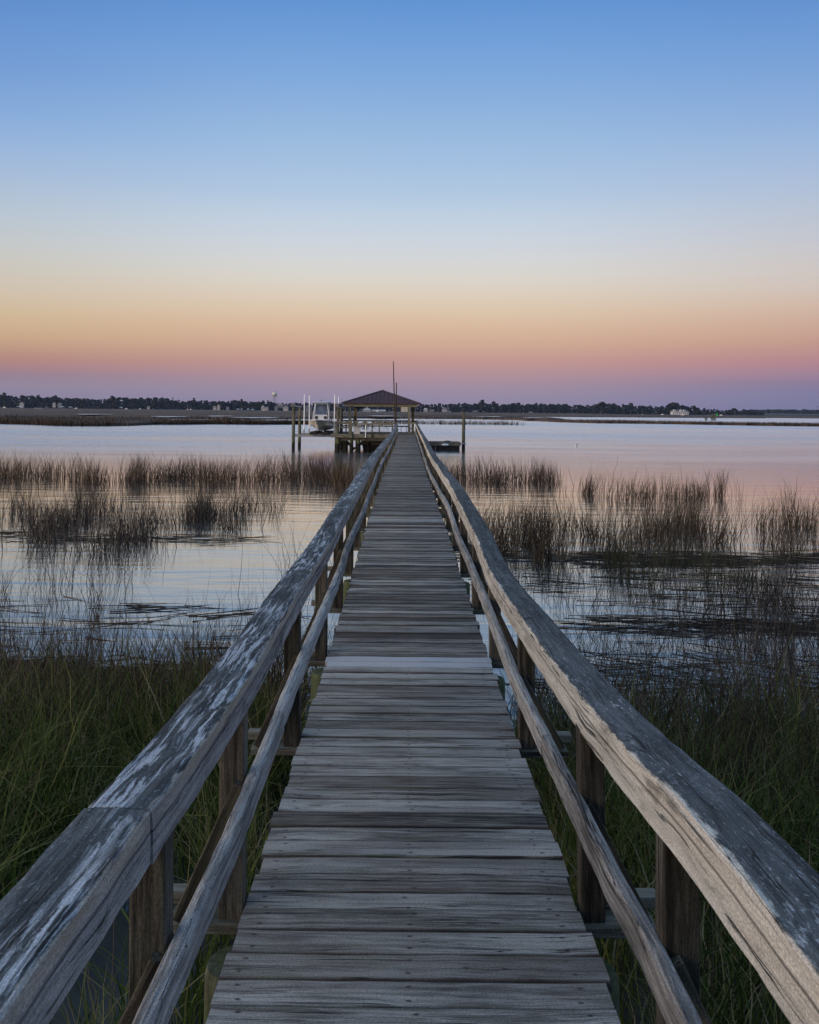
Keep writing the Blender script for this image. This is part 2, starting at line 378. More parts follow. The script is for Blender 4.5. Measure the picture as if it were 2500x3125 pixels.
M_mud = plain('wet_mud', (0.03,0.027,0.02), 0.6, var=0.5, sc=2.0)
def grid(name, x0, x1, y0, y1, nx, ny, fn, mat, kind='structure'):
    v, f = [], []
    for j in range(ny+1):
        for i in range(nx+1):
            x = x0+(x1-x0)*i/nx; y = y0+(y1-y0)*j/ny
            v.append((x, y, fn(x, y)))
    for j in range(ny):
        for i in range(nx):
            a = j*(nx+1)+i; f.append((a, a+1, a+nx+2, a+nx+1))
    return tag(mesh_obj(name, v, f, mat, smooth=True), kind=kind)
def bank_z(x, y):
    z = ZW+0.16-0.035*max(0, y-3.0)+0.05*math.sin(x*1.7+y*0.9)+0.04*math.sin(x*0.6-y*2.1)
    p = math.exp(-(((x+1.75)/0.75)**2+((y-5.2)/1.1)**2))
    return z-0.11*p - 0.25*max(0, (y-8.5))
grid('mud_bank', -30, 30, -40, 12, 120, 104, bank_z, M_mud)

# ------------------------------------------------------------------ the walkway
zdeck = interp([(-6,0.01),(2.5,0),(3.4,-0.035),(5,-0.065),(7,-0.075),(9,-0.07),(12,-0.035),(15,0),(25,0),(40,-0.03),(50,-0.075),(60,-0.04),(68,0.01),(80,0.02)])
xmid = interp([(-6,0),(3,0.01),(7,-0.0),(15,-0.03),(26,-0.07),(49,-0.04),(80,-0.05)])
zrr = interp([(-6,0.82),(0,0.81),(1.5,0.787),(1.9,0.77),(2.2,0.75),(2.6,0.70),(3.0,0.655),(3.4,0.62),(4.0,0.578),(4.5,0.552),(5.0,0.53),(5.4,0.508),(5.9,0.483),(6.3,0.463),(7,0.45),(7.5,0.455),(8,0.48),(8.7,0.525),(9.5,0.552),(10.5,0.573),(11.9,0.60),(15,0.597),(17.5,0.588),(21.6,0.56),(26,0.56),(32,0.62),(40,0.60),(50,0.60),(58,0.66),(80,0.72)])
zrl = interp([(-6,0.81),(0,0.80),(1.5,0.775),(2.1,0.748),(2.5,0.722),(2.9,0.705),(3.4,0.690),(4.2,0.678),(4.9,0.676),(5.6,0.664),(6.3,0.648),(7.1,0.637),(8,0.642),(9,0.658),(10.2,0.66),(14.7,0.68),(17.7,0.683),(21.5,0.665),(26,0.64),(32,0.61),(40,0.58),(50,0.60),(80,0.72)])
zlr = interp([(-6,0.42),(0,0.41),(2.2,0.387),(2.5,0.37),(2.8,0.332),(3.4,0.299),(4.2,0.255),(4.8,0.225),(5.4,0.215),(6.2,0.25),(7,0.27),(7.8,0.273),(8.5,0.27),(9.4,0.28),(10.4,0.277),(11.7,0.298),(13,0.328),(15,0.331),(18.9,0.27),(24,0.20),(34,0.24),(45,0.22),(80,0.35)])
zll = interp([(-6,0.41),(2.2,0.379),(2.5,0.37),(2.9,0.359),(4.5,0.361),(5.2,0.345),(6,0.327),(7.4,0.325),(8.5,0.342),(9.1,0.385),(12,0.36),(16,0.372),(19.5,0.39),(23.6,0.40),(31.6,0.33),(40,0.36),(80,0.38)])
PEND = 67.8
pier = thing('wooden_pier', 'long weathered wooden walkway with two handrails running out to the boathouse', 'pier')

mb = MB(); y = -2.6; i = 0
ty = {}
while y < PEND:
    wd = 0.140+R.uniform(-0.002, 0.002)
    d = y+wd/2
    base = 0.58+R.gauss(0, 0.20)
    if d < 3.43: base = 0.68+R.gauss(0, 0.09)
    elif d < 6.75: base += 0.08
    elif 6.78 < d < 7.12: base = 2.0
    elif 15.2 < d < 15.55: base = 1.1
    elif R.random() < 0.05: base = 0.95
    zz = zdeck(d)+R.gauss(0, 0.0025)+(0.008 if d < 3.43 else 0)
    x0 = xmid(d)-0.61+R.gauss(0, 0.008); x1 = xmid(d)+0.61+R.gauss(0, 0.008)
    yaw = R.gauss(0, 0.0012); til = R.gauss(0, 0.010); n = 10
    path, ups, rts, secs = [], [], [], []
    for q in range(n+1):
        s = q/n; x = x0+(x1-x0)*s
        path.append((x, d+yaw*(x-x0)+R.gauss(0, 0.0007), zz+R.gauss(0, 0.0008)+0.004*R.uniform(-1, 1)*(1 if q in (0, n) else 0)))
        cup = 0.0
        ups.append((0, -math.sin(til), math.cos(til))); rts.append((0, math.cos(til), math.sin(til)))
        h = wd/2
        jw = R.gauss(0, 0.0012)
        secs.append([(h, -0.038), (h+jw, -0.007), (h-0.002+jw, -0.002), (h-0.008, 0.0), (0, 0.0008), (-h+0.008, 0.0), (-h+0.002-jw, -0.002), (-h-jw, -0.007), (-h, -0.038)])
    mb.sweep(path, secs, ups, rts, t=min(2.0, max(0.0, base)))
    y += wd+0.005+abs(R.gauss(0, 0.004)); i += 1
mb.build('deck', M_deck, pier)
# stringers under the boards
for sx_ in (-0.42, 0.0, 0.42):
    mb = MB(); ys = [-2.6+k*2.0 for k in range(int((PEND+2.6)/2.0)+1)]+[PEND]
    for a, b in zip(ys[:-1], ys[1:]):
        mb.beam((sx_+xmid(a), a, zdeck(a)-0.165), (sx_+xmid(b), b, zdeck(b)-0.165), 0.045, 0.235, t=0.3)
    mb.build('stringer', M_post, pier)

def rail_sec(side, wd, ht, jit, rr):
    # (a, b): a from the inner edge outward, b down from the top; inner edge rounded
    pts = [(0.0, -ht), (0.0, -ht*0.6), (0.0, -0.03), (0.0015, -0.008), (0.007, -0.0015), (0.02, 0.0), (wd*0.5, 0.001), (wd-0.02, 0.0), (wd-0.005, -0.002), (wd, -0.009), (wd, -ht*0.6), (wd, -ht)]
    pts = [(a+R.gauss(0, jit), b+R.gauss(0, jit)) for a, b in pts]
    return pts if side > 0 else list(reversed(pts))
def make_rail(side, zf, name, mat, wd, ht, xin, seglens, jit, warp):
    mb = MB(); a = -2.6; k = 0
    while a < PEND-1.8:
        L = seglens(k); b = min(a+L, PEND-1.6)
        n = max(2, int((b-a)/0.11))
        path, ups, rts, secs = [], [], [], []
        ph = 1.3+side
        ox, oz = R.gauss(0, 0.002), R.gauss(0, 0.0015)
        for q in range(n+1):
            d = a+0.003+(b-a-0.006)*q/n
            x = xmid(d)+side*(xin+ox+warp*math.sin(d*1.3+ph)+warp*0.6*math.sin(d*0.47+1.7*side))
            z = zf(d)+ht+oz+warp*0.8*math.sin(d*0.9+ph)
            path.append((x, d, z)); tl = 0.03
            ups.append((0, 0, 1)); rts.append((side, 0, 0))
            secs.append(rail_sec(side, wd, ht, jit, 0.02))
        mb.sweep(path, secs, ups, rts, t=0.5+R.gauss(0, 0.15))
        a = b+0.002; k += 1
    return mb.build(name, mat, pier, smooth=False)
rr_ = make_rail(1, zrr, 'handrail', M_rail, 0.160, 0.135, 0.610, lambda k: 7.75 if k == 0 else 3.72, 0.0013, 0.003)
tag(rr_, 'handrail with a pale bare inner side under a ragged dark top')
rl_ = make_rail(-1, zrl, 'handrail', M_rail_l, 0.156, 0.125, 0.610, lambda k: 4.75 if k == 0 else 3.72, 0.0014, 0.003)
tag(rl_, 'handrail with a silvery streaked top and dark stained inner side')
make_rail(1, zlr, 'lower_rail', M_low, 0.045, 0.09, 0.572, lambda k: 3.1 if k == 0 else 3.7, 0.0011, 0.006)
make_rail(-1, zll, 'lower_rail', M_low, 0.045, 0.09, 0.572, lambda k: 3.1 if k == 0 else 3.7, 0.0011, 0.006)

stations = [-1.0, 0.6, 2.38, 3.5]
while stations[-1]+1.86 < PEND-1: stations.append(stations[-1]+1.86)
for si, d in enumerate(stations):
    zb = zdeck(d)-0.048; xm = xmid(d)
    mb = MB(); mb.beam((xm-0.89, d, zb-0.02), (xm+0.89, d, zb-0.02), 0.15, 0.04, t=0.55+R.gauss(0, 0.1)); mb.build('cross_beam', M_pale, pier)
    for sd_ in (-1, 1):
        zt = (zrr if sd_ > 0 else zrl)(d)+0.01
        xi = xm+sd_*(0.62+0.045)
        ln = 0.0055*sd_*0+(-0.006 if sd_ > 0 else -0.004)
        mb = MB(); mb.beam((xi, d+0.0, zb), (xi+ln*(zt-zb)*1.5+R.gauss(0, 0.004), d, zt), 0.089, 0.089, up=(0,1,0), t=0.5+R.gauss(0, 0.18), nseg=3, jit=0.0012)
        mb.build('post', M_post, pier)
        if d > 0.5 and d < 60:
            p0 = (xm+sd_*0.835, d-0.066, zb+0.005); p1 = (xm+sd_*0.614, d-0.066, (zlr if sd_ > 0 else zll)(d)+0.055)
            dv = np.array(p1)-np.array(p0); nn = np.array((-dv[2], 0, dv[0]))*(1 if sd_ < 0 else -1)
            mb = MB(); mb.beam(p0, p1, 0.038, 0.080, up=tuple(nn), t=0.4+R.gauss(0, 0.15)); mb.build('brace', M_post, pier)
        if d < 30:
            mb = MB(); mb.beam((xm+sd_*0.70, d+0.09, zb+0.024), (xm+sd_*0.93, d+0.09, zb+0.024), 0.075, 0.045, t=0.95); mb.build('spacer_block', M_pale, pier)
    if si >= 1 and (si-3) % 2 == 0:
        for sd_ in (-1, 1):
            yb = d-0.21
            zt = zdeck(d)-0.10+R.uniform(-0.03, 0.02)
            xc = xm+sd_*0.60; r0 = 0.125
            mb = MB()
            mb.tube([(xc+R.gauss(0, .01), yb, ZW-0.6), (xc, yb, -0.6), (xc, yb, zt-0.03), (xc, yb, zt)], [r0*1.04, r0*1.0, r0*0.97, r0*0.90], 20, t=0.5+R.gauss(0, 0.1))
            mb.build('pile', M_pile, pier, smooth=False)

# ------------------------------------------------------------------ boathouse at the end
plat = thing('dock_platform', 'raised timber platform on piles beneath the hipped roof', 'platform', (-2.4, 68, ZW))
def bld(fn, name, mat, parent, smooth=False):
    mb = MB(); fn(mb); return mb.build(name, mat, parent, smooth)
PY0, PY1 = 67.9, 75.6
def pdeck(mb):
    yy = PY0
    while yy < PY1:
        mb.box((-5.45, yy, -0.03), (0.80, yy+0.134, 0.02+R.gauss(0, 0.002)), t=0.4+R.gauss(0, 0.15)); yy += 0.14
bld(pdeck, 'deck', M_pale, plat)
bld(lambda mb: (mb.beam((-5.5, PY0-0.022, -0.09), (-0.75, PY0-0.022, -0.09), 0.04, 0.26, t=0.55), mb.beam((-5.5, PY1, -0.09), (0.8, PY1, -0.09), 0.04, 0.26),
                mb.beam((-5.475, PY0+.01, -0.09), (-5.475, PY1-.03, -0.09), 0.04, 0.26), mb.beam((0.82, PY0+.01, -0.09), (0.82, PY1-.03, -0.09), 0.04, 0.26)), 'fascia', M_pale, plat)
for yb in (68.35, 71.6, 75.0):
    bld(lambda mb: mb.beam((-5.2, yb, -0.33), (0.8, yb, -0.33), 0.10, 0.22, t=0.5), 'cross_beam', M_pale, plat)
for (px, py, pr) in [(-5.03,68.3,.145),(-5.20,68.75,.09),(-4.62,71.6,.13),(-4.05,68.4,.14),(-3.78,70.4,.085),(-3.52,68.4,.145),(-1.6,68.5,.14),(0.6,68.5,.14),(-1.8,71.7,.14),(0.6,71.7,.14),(-5.0,74.9,.14),(-2.0,74.9,.14),(0.6,74.9,.14),(-2.9,71.7,.14)]:
    bld(lambda mb: mb.tube([(px, py, ZW-0.8), (px, py, -0.9), (px+R.gauss(0,.01), py, -0.23)], [pr, pr*.98, pr*.94], 16, t=0.5+R.gauss(0,.15)), 'pile', M_pile, plat)
bld(lambda mb: mb.tube([(-3.28, 68.6, -0.40), (-2.98, 68.9, ZW-0.3)], 0.10, 12), 'raker_pile', M_pile, plat)
bld(lambda mb: mb.beam((-4.5, 69.5, -0.5), (-3.9, 69.6, -1.15), 0.05, 0.2, t=0.2), 'brace', M_post, plat)
bld(lambda mb: mb.beam((-4.0, 72.2, -1.2), (-3.2, 72.2, -0.5), 0.05, 0.2, t=0.2), 'brace', M_post, plat)
# railing round the platform
rail_ = thing('platform_railing', 'grey timber railing with notched bench back along the front of the dock platform', 'railing', (-3.2, PY0, 0.02))
def frail(mb):
    mb.beam((-5.25, PY0+.06, 0.93), (-4.25, PY0+.06, 0.93), 0.14, 0.04, t=.6)
    mb.beam((-4.3, PY0+.06, 0.965), (-1.05, PY0+.06, 0.965), 0.26, 0.045, t=.75)
bld(frail, 'top_cap', M_pale, rail_)
def fback(mb):
    mb.beam((-5.25, PY0+.06, 0.81), (-4.25, PY0+.06, 0.81), 0.04, 0.14, t=.5)
    mb.beam((-4.3, PY0+.02, 0.765), (-1.05, PY0+.02, 0.765), 0.04, 0.13, t=.7)
    for xx in (-4.25,-3.65,-3.05,-2.45,-1.95,-1.4,-1.12): mb.beam((xx-.11, PY0+.02, 0.885), (xx+.11, PY0+.02, 0.885), 0.04, 0.11, t=.65)
bld(fback, 'bench_back', M_pale, rail_)
bld(lambda mb: (mb.beam((-5.25, PY0+.06, 0.50), (-4.2, PY0+.06, 0.50), 0.04, 0.11, t=.5)), 'middle_rail', M_pale, rail_)
for xx, ww, z0 in ((-5.15,.12,.02),(-4.10,.25,-.22),(-2.53,.09,-.24),(-1.08,.12,.02)):
    bld(lambda mb: mb.beam((xx, PY0-.10 if z0 < 0 else PY0+.06, z0), (xx, PY0-.10 if z0 < 0 else PY0+.06, 0.94 if z0 >= 0 or ww > .2 else 0.74), ww, ww*.7, up=(0,1,0), t=.5 if ww > .1 else .1), 'post', M_pale if ww != .09 else M_post, rail_)
rear = thing('rear_railing', 'dark railing with thin wavy balusters along the far edge of the dock platform', 'railing', (-2.3, 75.4, 0.02))
M_dkmetal = plain('dark_metal', (0.02,0.02,0.022), 0.5)
M_white = plain('white_paint', (0.62,0.62,0.60), 0.45, var=0.08)
M_pvc = plain('white_pipe_plastic', (0.72,0.73,0.75), 0.35, var=0.05)
M_alu = plain('dull_aluminium', (0.42,0.43,0.45), 0.35, 0.7, var=0.1)
bld(lambda mb: (mb.beam((-5.2, 75.4, 0.50), (0.2, 75.4, 0.50), 0.05, 0.10, t=.2), mb.beam((-5.2, 75.4, 0.92), (0.7, 75.4, 0.92), 0.12, 0.10, t=.2)), 'rail', M_pole, rear)
for xx in (-4.9, -2.25, -1.0, 0.6):
    bld(lambda mb: mb.beam((xx, 75.45, 0.02), (xx, 75.45, 0.90), 0.10, 0.10, up=(0,1,0), t=.2), 'post', M_pole, rear)
for xx in (-0.50, -0.08):
    bld(lambda mb: mb.tube([(xx+0.035*math.sin(q*1.25), 75.33, 0.02+0.06*q) for q in range(9)], 0.022, 6), 'baluster', M_dkmetal, rear)
gate = thing('side_railing', 'short two board railing joining the walkway to the roofed platform', 'railing', (0.3, 68, 0.02))
bld(lambda mb: (mb.beam((0.10, PY0+.03, 0.86), (0.66, PY0+.03, 0.86), 0.04, 0.14, t=.8), mb.beam((0.10, PY0+.03, 0.46), (0.66, PY0+.03, 0.46), 0.04, 0.10, t=.7)), 'rail', M_pale, gate)
bld(lambda mb: mb.beam((0.62, PY0+.10, 0.02), (0.62, PY0+.10, 0.93), 0.10, 0.10, up=(0,1,0)), 'post', M_pale, gate)
bld(lambda mb: mb.tube([(0.55, PY0-.06, 0.30), (0.55, PY0-.06, 0.80)], 0.05, 8), 'white_sleeve', M_pvc, gate)

# roofed pavilion
pav = thing('boathouse_pavilion', 'open pavilion with brown ribbed metal hipped roof at the end of the walkway', 'pavilion', (-2.0, 72.4, 0.02))
M_roof = plain('brown_metal_roof', (0.062,0.036,0.040), 0.6, 0.0, var=0.15, spec=0.12)
EX0, EX1, EY0, EY1 = -4.86, 0.96, 69.5, 75.4
AX, AY, AZ, EZ = -1.93, 72.45, 3.29, 2.29
def roof(mb):
    v = [(EX0,EY0,EZ),(EX1,EY0,EZ),(EX1,EY1,EZ),(EX0,EY1,EZ),(AX,AY,AZ),(EX0,EY0,EZ-.05),(EX1,EY0,EZ-.05),(EX1,EY1,EZ-.05),(EX0,EY1,EZ-.05)]
    mb.add(v, [(0,1,4),(1,2,4),(2,3,4),(3,0,4),(0,5,6,1),(1,6,7,2),(2,7,8,3),(3,8,5,0),(8,7,6,5)])
bld(roof, 'roof', M_roof, pav)
def ribs(mb):
    ap = np.array((AX, AY, AZ))
    for (c0, c1) in (((EX0,EY0,EZ),(EX1,EY0,EZ)), ((EX1,EY0,EZ),(EX1,EY1,EZ)), ((EX1,EY1,EZ),(EX0,EY1,EZ)), ((EX0,EY1,EZ),(EX0,EY0,EZ))):
        a, b = np.array(c0), np.array(c1); mid = (a+b)/2
        for k in range(1, 19):
            s = k/19; p = a+(b-a)*s
            hgt = 1-abs(2*s-1)
            q = p+(ap-mid)*hgt
            if hgt > 0.04: mb.beam(p+np.array((0,0,.012)), q+np.array((0,0,.012)), 0.035, 0.03, t=.5)
ro = bld(ribs, 'roof_rib', M_roof, pav)
M_cap = plain('ridge_cap_metal', (0.045,0.026,0.03), 0.5, var=0.1)
for c in ((EX0,EY0),(EX1,EY0),(EX1,EY1),(EX0,EY1)):
    bld(lambda mb: mb.beam((c[0], c[1], EZ+.02), (AX, AY, AZ+.02), 0.16, 0.04), 'ridge_cap', M_cap, pav)
for (a, b) in (((-4.62,69.75),(0.72,69.75)),((-4.62,75.15),(0.72,75.15))):
    bld(lambda mb: mb.beam((a[0],a[1],2.13), (b[0],b[1],2.13), 0.06, 0.22, t=.75), 'eave_beam', M_pale, pav)
for xx in (-4.58, 0.68):
    bld(lambda mb: mb.beam((xx,69.79,2.13), (xx,75.11,2.13), 0.06, 0.22, t=.5), 'eave_beam', M_pale, pav)
M_brown = wood('brown_pavilion_post', c4(0.03,0.022,0.012), c4(0.10,0.078,0.042), c4(0.19,0.15,0.085))
for (xx, yy, mm) in ((-4.25, 69.9, M_pale), (0.13, 69.6, M_pale), (-4.12, 74.9, M_brown), (0.42, 74.9, M_brown)):
    bld(lambda mb: mb.beam((xx, yy, 0.02), (xx+R.gauss(0,.02), yy, 2.02), 0.20, 0.20, up=(0,1,0), t=.6), 'post', mm, pav)
def hang(mb):
    mb.tube([(-3.95+0.16*math.cos(q*.5), 70.3+.02*math.sin(q), 2.0-0.05*abs(math.sin(q*.5))) for q in range(13)], 0.05, 6)
o_ = bld(lambda mb: mb.tube([(-3.95, 70.3, 2.02), (-3.75, 70.3, 1.95), (-3.5, 70.3, 1.95), (-3.3, 70.3, 2.02)], [.05,.09,.09,.05], 8), 'rolled_screen', M_dkmetal, pav)
bld(lambda mb: (mb.box((-4.30, 74.76, 0.75), (-4.12, 74.82, 1.05)), mb.box((-4.24, 74.76, 1.05), (-4.14, 74.82, 1.32))), 'meter_box', M_dkmetal, pav)

bin_ = thing('storage_bin', 'white lidded storage bin on the platform behind the front railing', 'storage bin', (-3.7, 69.3, 0.02))
bld(lambda mb: mb.add([(-3.92,69.1,.02),(-3.48,69.1,.02),(-3.48,69.5,.02),(-3.92,69.5,.02),(-3.95,69.07,.50),(-3.45,69.07,.50),(-3.45,69.53,.50),(-3.95,69.53,.50)], [(3,2,1,0),(4,5,6,7),(0,1,5,4),(1,2,6,5),(2,3,7,6),(3,0,4,7)]), 'body', M_white, bin_)
bld(lambda mb: mb.beam((-3.98,69.3,0.555), (-3.42,69.3,0.555), 0.52, 0.10, ch=.025), 'lid', plain('tan_lid', (0.30,0.27,0.22), .5), bin_)
pp = bld(lambda mb: mb.tube([(-3.0, PY0-.09, -0.2), (-3.0, PY0-.09, 0.55), (-2.99, PY0-.07, 0.70)], 0.035, 8), 'drain_pipe', M_pvc, None)
tag(pp, 'thin white upright pipe strapped to the front of the dock platform', 'pipe')
hose = bld(lambda mb: [mb.tube([(-3.28+.07*k+0.10*math.sin(q*.524), 69.0+.03*k, 0.62+0.26*math.cos(q*.524)) for q in range(13)], 0.016, 5) for k in range(6)], 'coiled_hose', M_dkmetal, None)
tag(hose, 'dark hose hung in loops behind the front railing', 'hose')
gang = thing('gangway', 'aluminium gangway with slim bars leading down from the platform', 'gangway', (-2.7, 73, 0.0))
for gx in (-3.05, -2.05):
    def gfn(mb):
        mb.tube([(gx-.25, 73.0, 0.85), (gx, 73.6, 0.62), (gx+.55, 75.5, 0.30)], 0.025, 6)
        mb.tube([(gx-.25, 73.0, 0.10), (gx, 73.6, 0.02), (gx+.55, 75.5, -0.55)], 0.03, 6)
        for q in range(9):
            s = q/8; mb.tube([(gx-.25+.8*s, 73.0+2.5*s, 0.06-.6*s), (gx-.25+.8*s+.02, 73.0+2.5*s, 0.80-.5*s)], 0.014, 5)
    bld(gfn, 'side_frame', M_alu, gang)
cleat_ = None

# floating dock and its piling
fd = thing('floating_dock', 'low grey floating dock with a dark hull beyond the walkway', 'floating dock', (0.4, 73.5, ZW))
bld(lambda mb: mb.beam((-3.55, 74.0, ZW+0.62), (4.05, 74.0, ZW+0.62), 2.6, 0.05, t=.5), 'deck', M_pale, fd)
bld(lambda mb: (mb.beam((-3.57, 72.66, ZW+0.50), (4.08, 72.66, ZW+0.50), 0.05, 0.25, t=.45), mb.beam((-3.57, 75.33, ZW+0.50), (4.08, 75.33, ZW+0.50), 0.05, 0.25, t=.45), mb.beam((4.10,72.7,ZW+.50),(4.10,75.3,ZW+.50),0.05,0.25,t=.4)), 'fascia', M_pale, fd)
M_black = plain('black_float_plastic', (0.006,0.006,0.007), .7)
for k in range(4):
    bld(lambda mb: mb.box((-3.4+1.88*k, 72.75, ZW-0.2), (-3.4+1.88*k+1.80, 75.2, ZW+0.37)), 'float', M_black, fd)
bld(lambda mb: (mb.tube([(2.85,72.95,ZW+.72),(3.1,72.95,ZW+.75),(3.35,72.95,ZW+.72)], [.02,.03,.02], 8), mb.tube([(3.0,72.95,ZW+.64),(3.0,72.95,ZW+.76)], .05, 6), mb.tube([(3.2,72.95,ZW+.64),(3.2,72.95,ZW+.76)], .05, 6)), 'cleat', M_dkmetal, fd)
fend = bld(lambda mb: mb.tube([(2.58,72.53,ZW+.46),(2.66,72.53,ZW+.46),(2.72,72.53,ZW+.46),(2.9,72.53,ZW+.46),(3.1,72.53,ZW+.46),(3.16,72.53,ZW+.46),(3.24,72.53,ZW+.46)], [.02,.025,.08,.09,.08,.025,.02], 14), 'fender', M_pvc, None, True)
tag(fend, 'white cylindrical fender hung on the side of the floating dock', 'fender')
mp = thing('mooring_pile', 'tall lone mooring pile with a dark pointed cap beside the floating dock', 'mooring pile', (4.33, 72.7, ZW))
bld(lambda mb: mb.tube([(4.33,72.7,ZW-.8),(4.33,72.7,0),(4.335,72.7,1.72)], [.135,.128,.118], 18), 'shaft', M_pile, mp)
bld(lambda mb: mb.tube([(4.335,72.7,1.70),(4.335,72.7,1.75),(4.335,72.7,1.93)], [.14,.135,.02], 18), 'cap', M_black, mp)
bld(lambda mb: mb.tube([(4.33+.20*math.cos(q*math.pi/8), 72.7+.20*math.sin(q*math.pi/8), ZW+.56) for q in range(17)], .045, 8), 'hoop', M_alu, mp)
for k, (xx, zt, lab) in enumerate(((-0.79, 5.2, 'taller of two thin wooden poles rising above the roof at the walkway end'), (-0.77, 3.70, 'shorter of two thin wooden poles at the end of the walkway'))):
    if k == 0: pth = [(-0.86, 66.1, 0.05), (-0.90, 66.1, 1.6), (-0.97, 66.1, 3.4), (-1.03, 66.1, 5.2)]
    else: pth = [(-0.80, 66.35, 0.05), (-0.80, 66.35, 1.8), (-0.80, 66.35, 3.72)]
    pr = bld(lambda mb: mb.tube(pth, [.05,.047,.04,.03] if k == 0 else [.045,.04,.035], 8, t=.3), 'tall_pole', M_pole, None)
    tag(pr, lab, 'pole', 'pair of tall poles at the walkway end')

# boat lift
lift = thing('boat_lift', 'four post boat lift with grey beams holding the boat above the water', 'boat lift', (-6.7, 71, ZW))
LX0, LX1, LY0, LY1 = -8.33, -5.10, 69.0, 72.9
for (xx, yy, zt) in ((LX0,LY0,2.02),(LX0,LY1,1.92),(LX1,LY0,1.95),(LX1,LY1,1.88)):
    bld(lambda mb: mb.tube([(xx,yy,ZW-.9),(xx,yy,-.5),(xx+R.gauss(0,.015),yy,zt)], [.125,.12,.112], 16, t=.5), 'pile', M_pile, lift)
M_galv = plain('galvanised_steel', (0.25,0.26,0.27), .45, .5, var=.2)
for yy in (LY0+.02, LY1-.05):
    bld(lambda mb: (mb.beam((LX0+.13,yy,-.05),(LX1-.13,yy,-.05),.10,.02), mb.beam((LX0+.13,yy,-.13),(LX1-.13,yy,-.13),.03,.14), mb.beam((LX0+.13,yy,-.21),(LX1-.13,yy,-.21),.10,.02)), 'cradle_beam', M_galv, lift)
for xx in (LX0, LX1):
    bld(lambda mb: mb.beam((xx+.02,LY0-.2,2.03 if xx == LX0 else 1.97),(xx+.02,LY1+.2,1.98 if xx == LX0 else 1.92),.22,.10), 'top_beam', M_galv, lift)
    bld(lambda mb: (mb.box((xx-.2,LY0-.38,1.96),(xx+.12,LY0-.02,2.22))), 'motor_box', plain('grey_motor_cover', (0.10,0.10,0.11), .5), lift)
for xx in (-6.84, -6.00):
    bld(lambda mb: mb.beam((xx,LY0-.7,.06),(xx,LY1+.6,.06),.46,.20,t=.1), 'bunk', M_black, lift)
for (xx, yy, zt, z0) in ((-7.56,LY0,2.88,-.03),(-7.58,LY1,2.85,-.03),(-5.36,LY0,2.88,-.03),(-5.30,LY1,2.78,-.03)):
    g = bld(lambda mb: mb.tube([(xx,yy,z0+.1),(xx+R.gauss(0,.02),yy,zt)], .042, 8), 'guide_pole', M_pvc, lift)
    bld(lambda mb: mb.beam((xx,yy,z0-.02),(xx,yy,z0+.34),.10,.10,up=(0,1,0)), 'pole_bracket', M_galv, lift)

# the motorboat on the lift: bow towards the walkway end
bt = thing('motorboat', 'cream centre console motorboat with a T-top resting on the boat lift', 'motorboat', (-6.2, 70, 0.15))
M_hull = plain('cream_gelcoat', (0.60,0.57,0.47), .25, var=.04, spec=.5)
def hull(mb):
    n = 22; rows = []
    for q in range(n+1):
        s = q/n                                     # 0 bow, 1 stern
        k = 1-(1-s)**2.4
        bg = 1.09*min(1.0, (1-(1-s)**2.0)**0.62)*(1 if s < .7 else 1-.06*(s-.7)/.3); bc = 0.84*min(1.0, max(0.0, (s-.03)/.97)**0.75*1.04)
        yg = 66.9+5.9*s; yk = 66.9+0.75*(1-s)**3+5.9*s
        zg = 1.02-0.20*s+0.04*(1-s)**2; zc = 0.46+0.42*(1-s)**2.2-0.08*s; zk = 0.17+0.70*(1-s)**5.5
        cx = -6.50+0.15*s
        mid = lambda a, b, t: a+(b-a)*t
        P = [(cx+bg, yg, zg), (cx+mid(bc, bg, .55), mid(yk, yg, .6), mid(zc, zg, .5)), (cx+bc, mid(yk, yg, .35), zc), (cx+bc*.93, mid(yk, yg, .35), zc-.03), (cx+bc*.5, yk, mid(zk, zc, .42)), (cx, yk, zk)]
        P += [(2*cx-p[0], p[1], p[2]) for p in reversed(P[:-1])]
        inn = [(cx-bg*.88, yg+.10*(1-s), zg), (cx-bg*.82, yg+.12*(1-s), zg-.35 if s > .25 else zg-.06), (cx+bg*.82, yg+.12*(1-s), zg-.35 if s > .25 else zg-.06), (cx+bg*.88, yg+.10*(1-s), zg)]
        rows.append(P+inn)
    m = len(rows[0]); v = [p for r_ in rows for p in r_]; f = []
    for i in range(n):
        for j in range(m): f.append((i*m+j, i*m+(j+1) % m, (i+1)*m+(j+1) % m, (i+1)*m+j))
    f.append(tuple(n*m+j for j in range(m)))
    mb.add(v, f)
bld(hull, 'hull', M_hull, bt)
def rub(mb):
    for sgn in (-1, 1):
        pts = []
        for q in range(23):
            s = q/22; bg = 1.10*min(1.0, (1-(1-s)**2.0)**0.62)*(1 if s < .7 else 1-.06*(s-.7)/.3)
            pts.append((-6.50+.15*s+sgn*bg, 66.88+5.9*s, 0.985-.2*s+.04*(1-s)**2))
        mb.tube(pts, .025, 6)
bld(rub, 'rub_rail', M_white, bt)
CXB = -6.40; CY = 69.75
M_shell = plain('white_console_gelcoat', (0.58,0.59,0.62), .3, var=.04)
bld(lambda mb: (mb.prism([(CXB-.50,.55),(CXB+.50,.55),(CXB+.46,1.32),(CXB-.46,1.32)], CY, CY+.75), mb.prism([(CXB-.47,1.321),(CXB+.47,1.321),(CXB+.46,1.40),(CXB-.46,1.40)], CY-.05, CY+.5), mb.prism([(CXB-.40,.55),(CXB+.40,.55),(CXB+.38,1.02),(CXB-.38,1.02)], CY-.5, CY-.003)), 'console', M_shell, bt)
for xx in (CXB-.33, CXB+.33):
    bld(lambda mb: mb.tube([(xx, CY-.012, 1.18), (xx, CY-.03, 1.18)], .12, 14), 'speaker', M_dkmetal, bt)
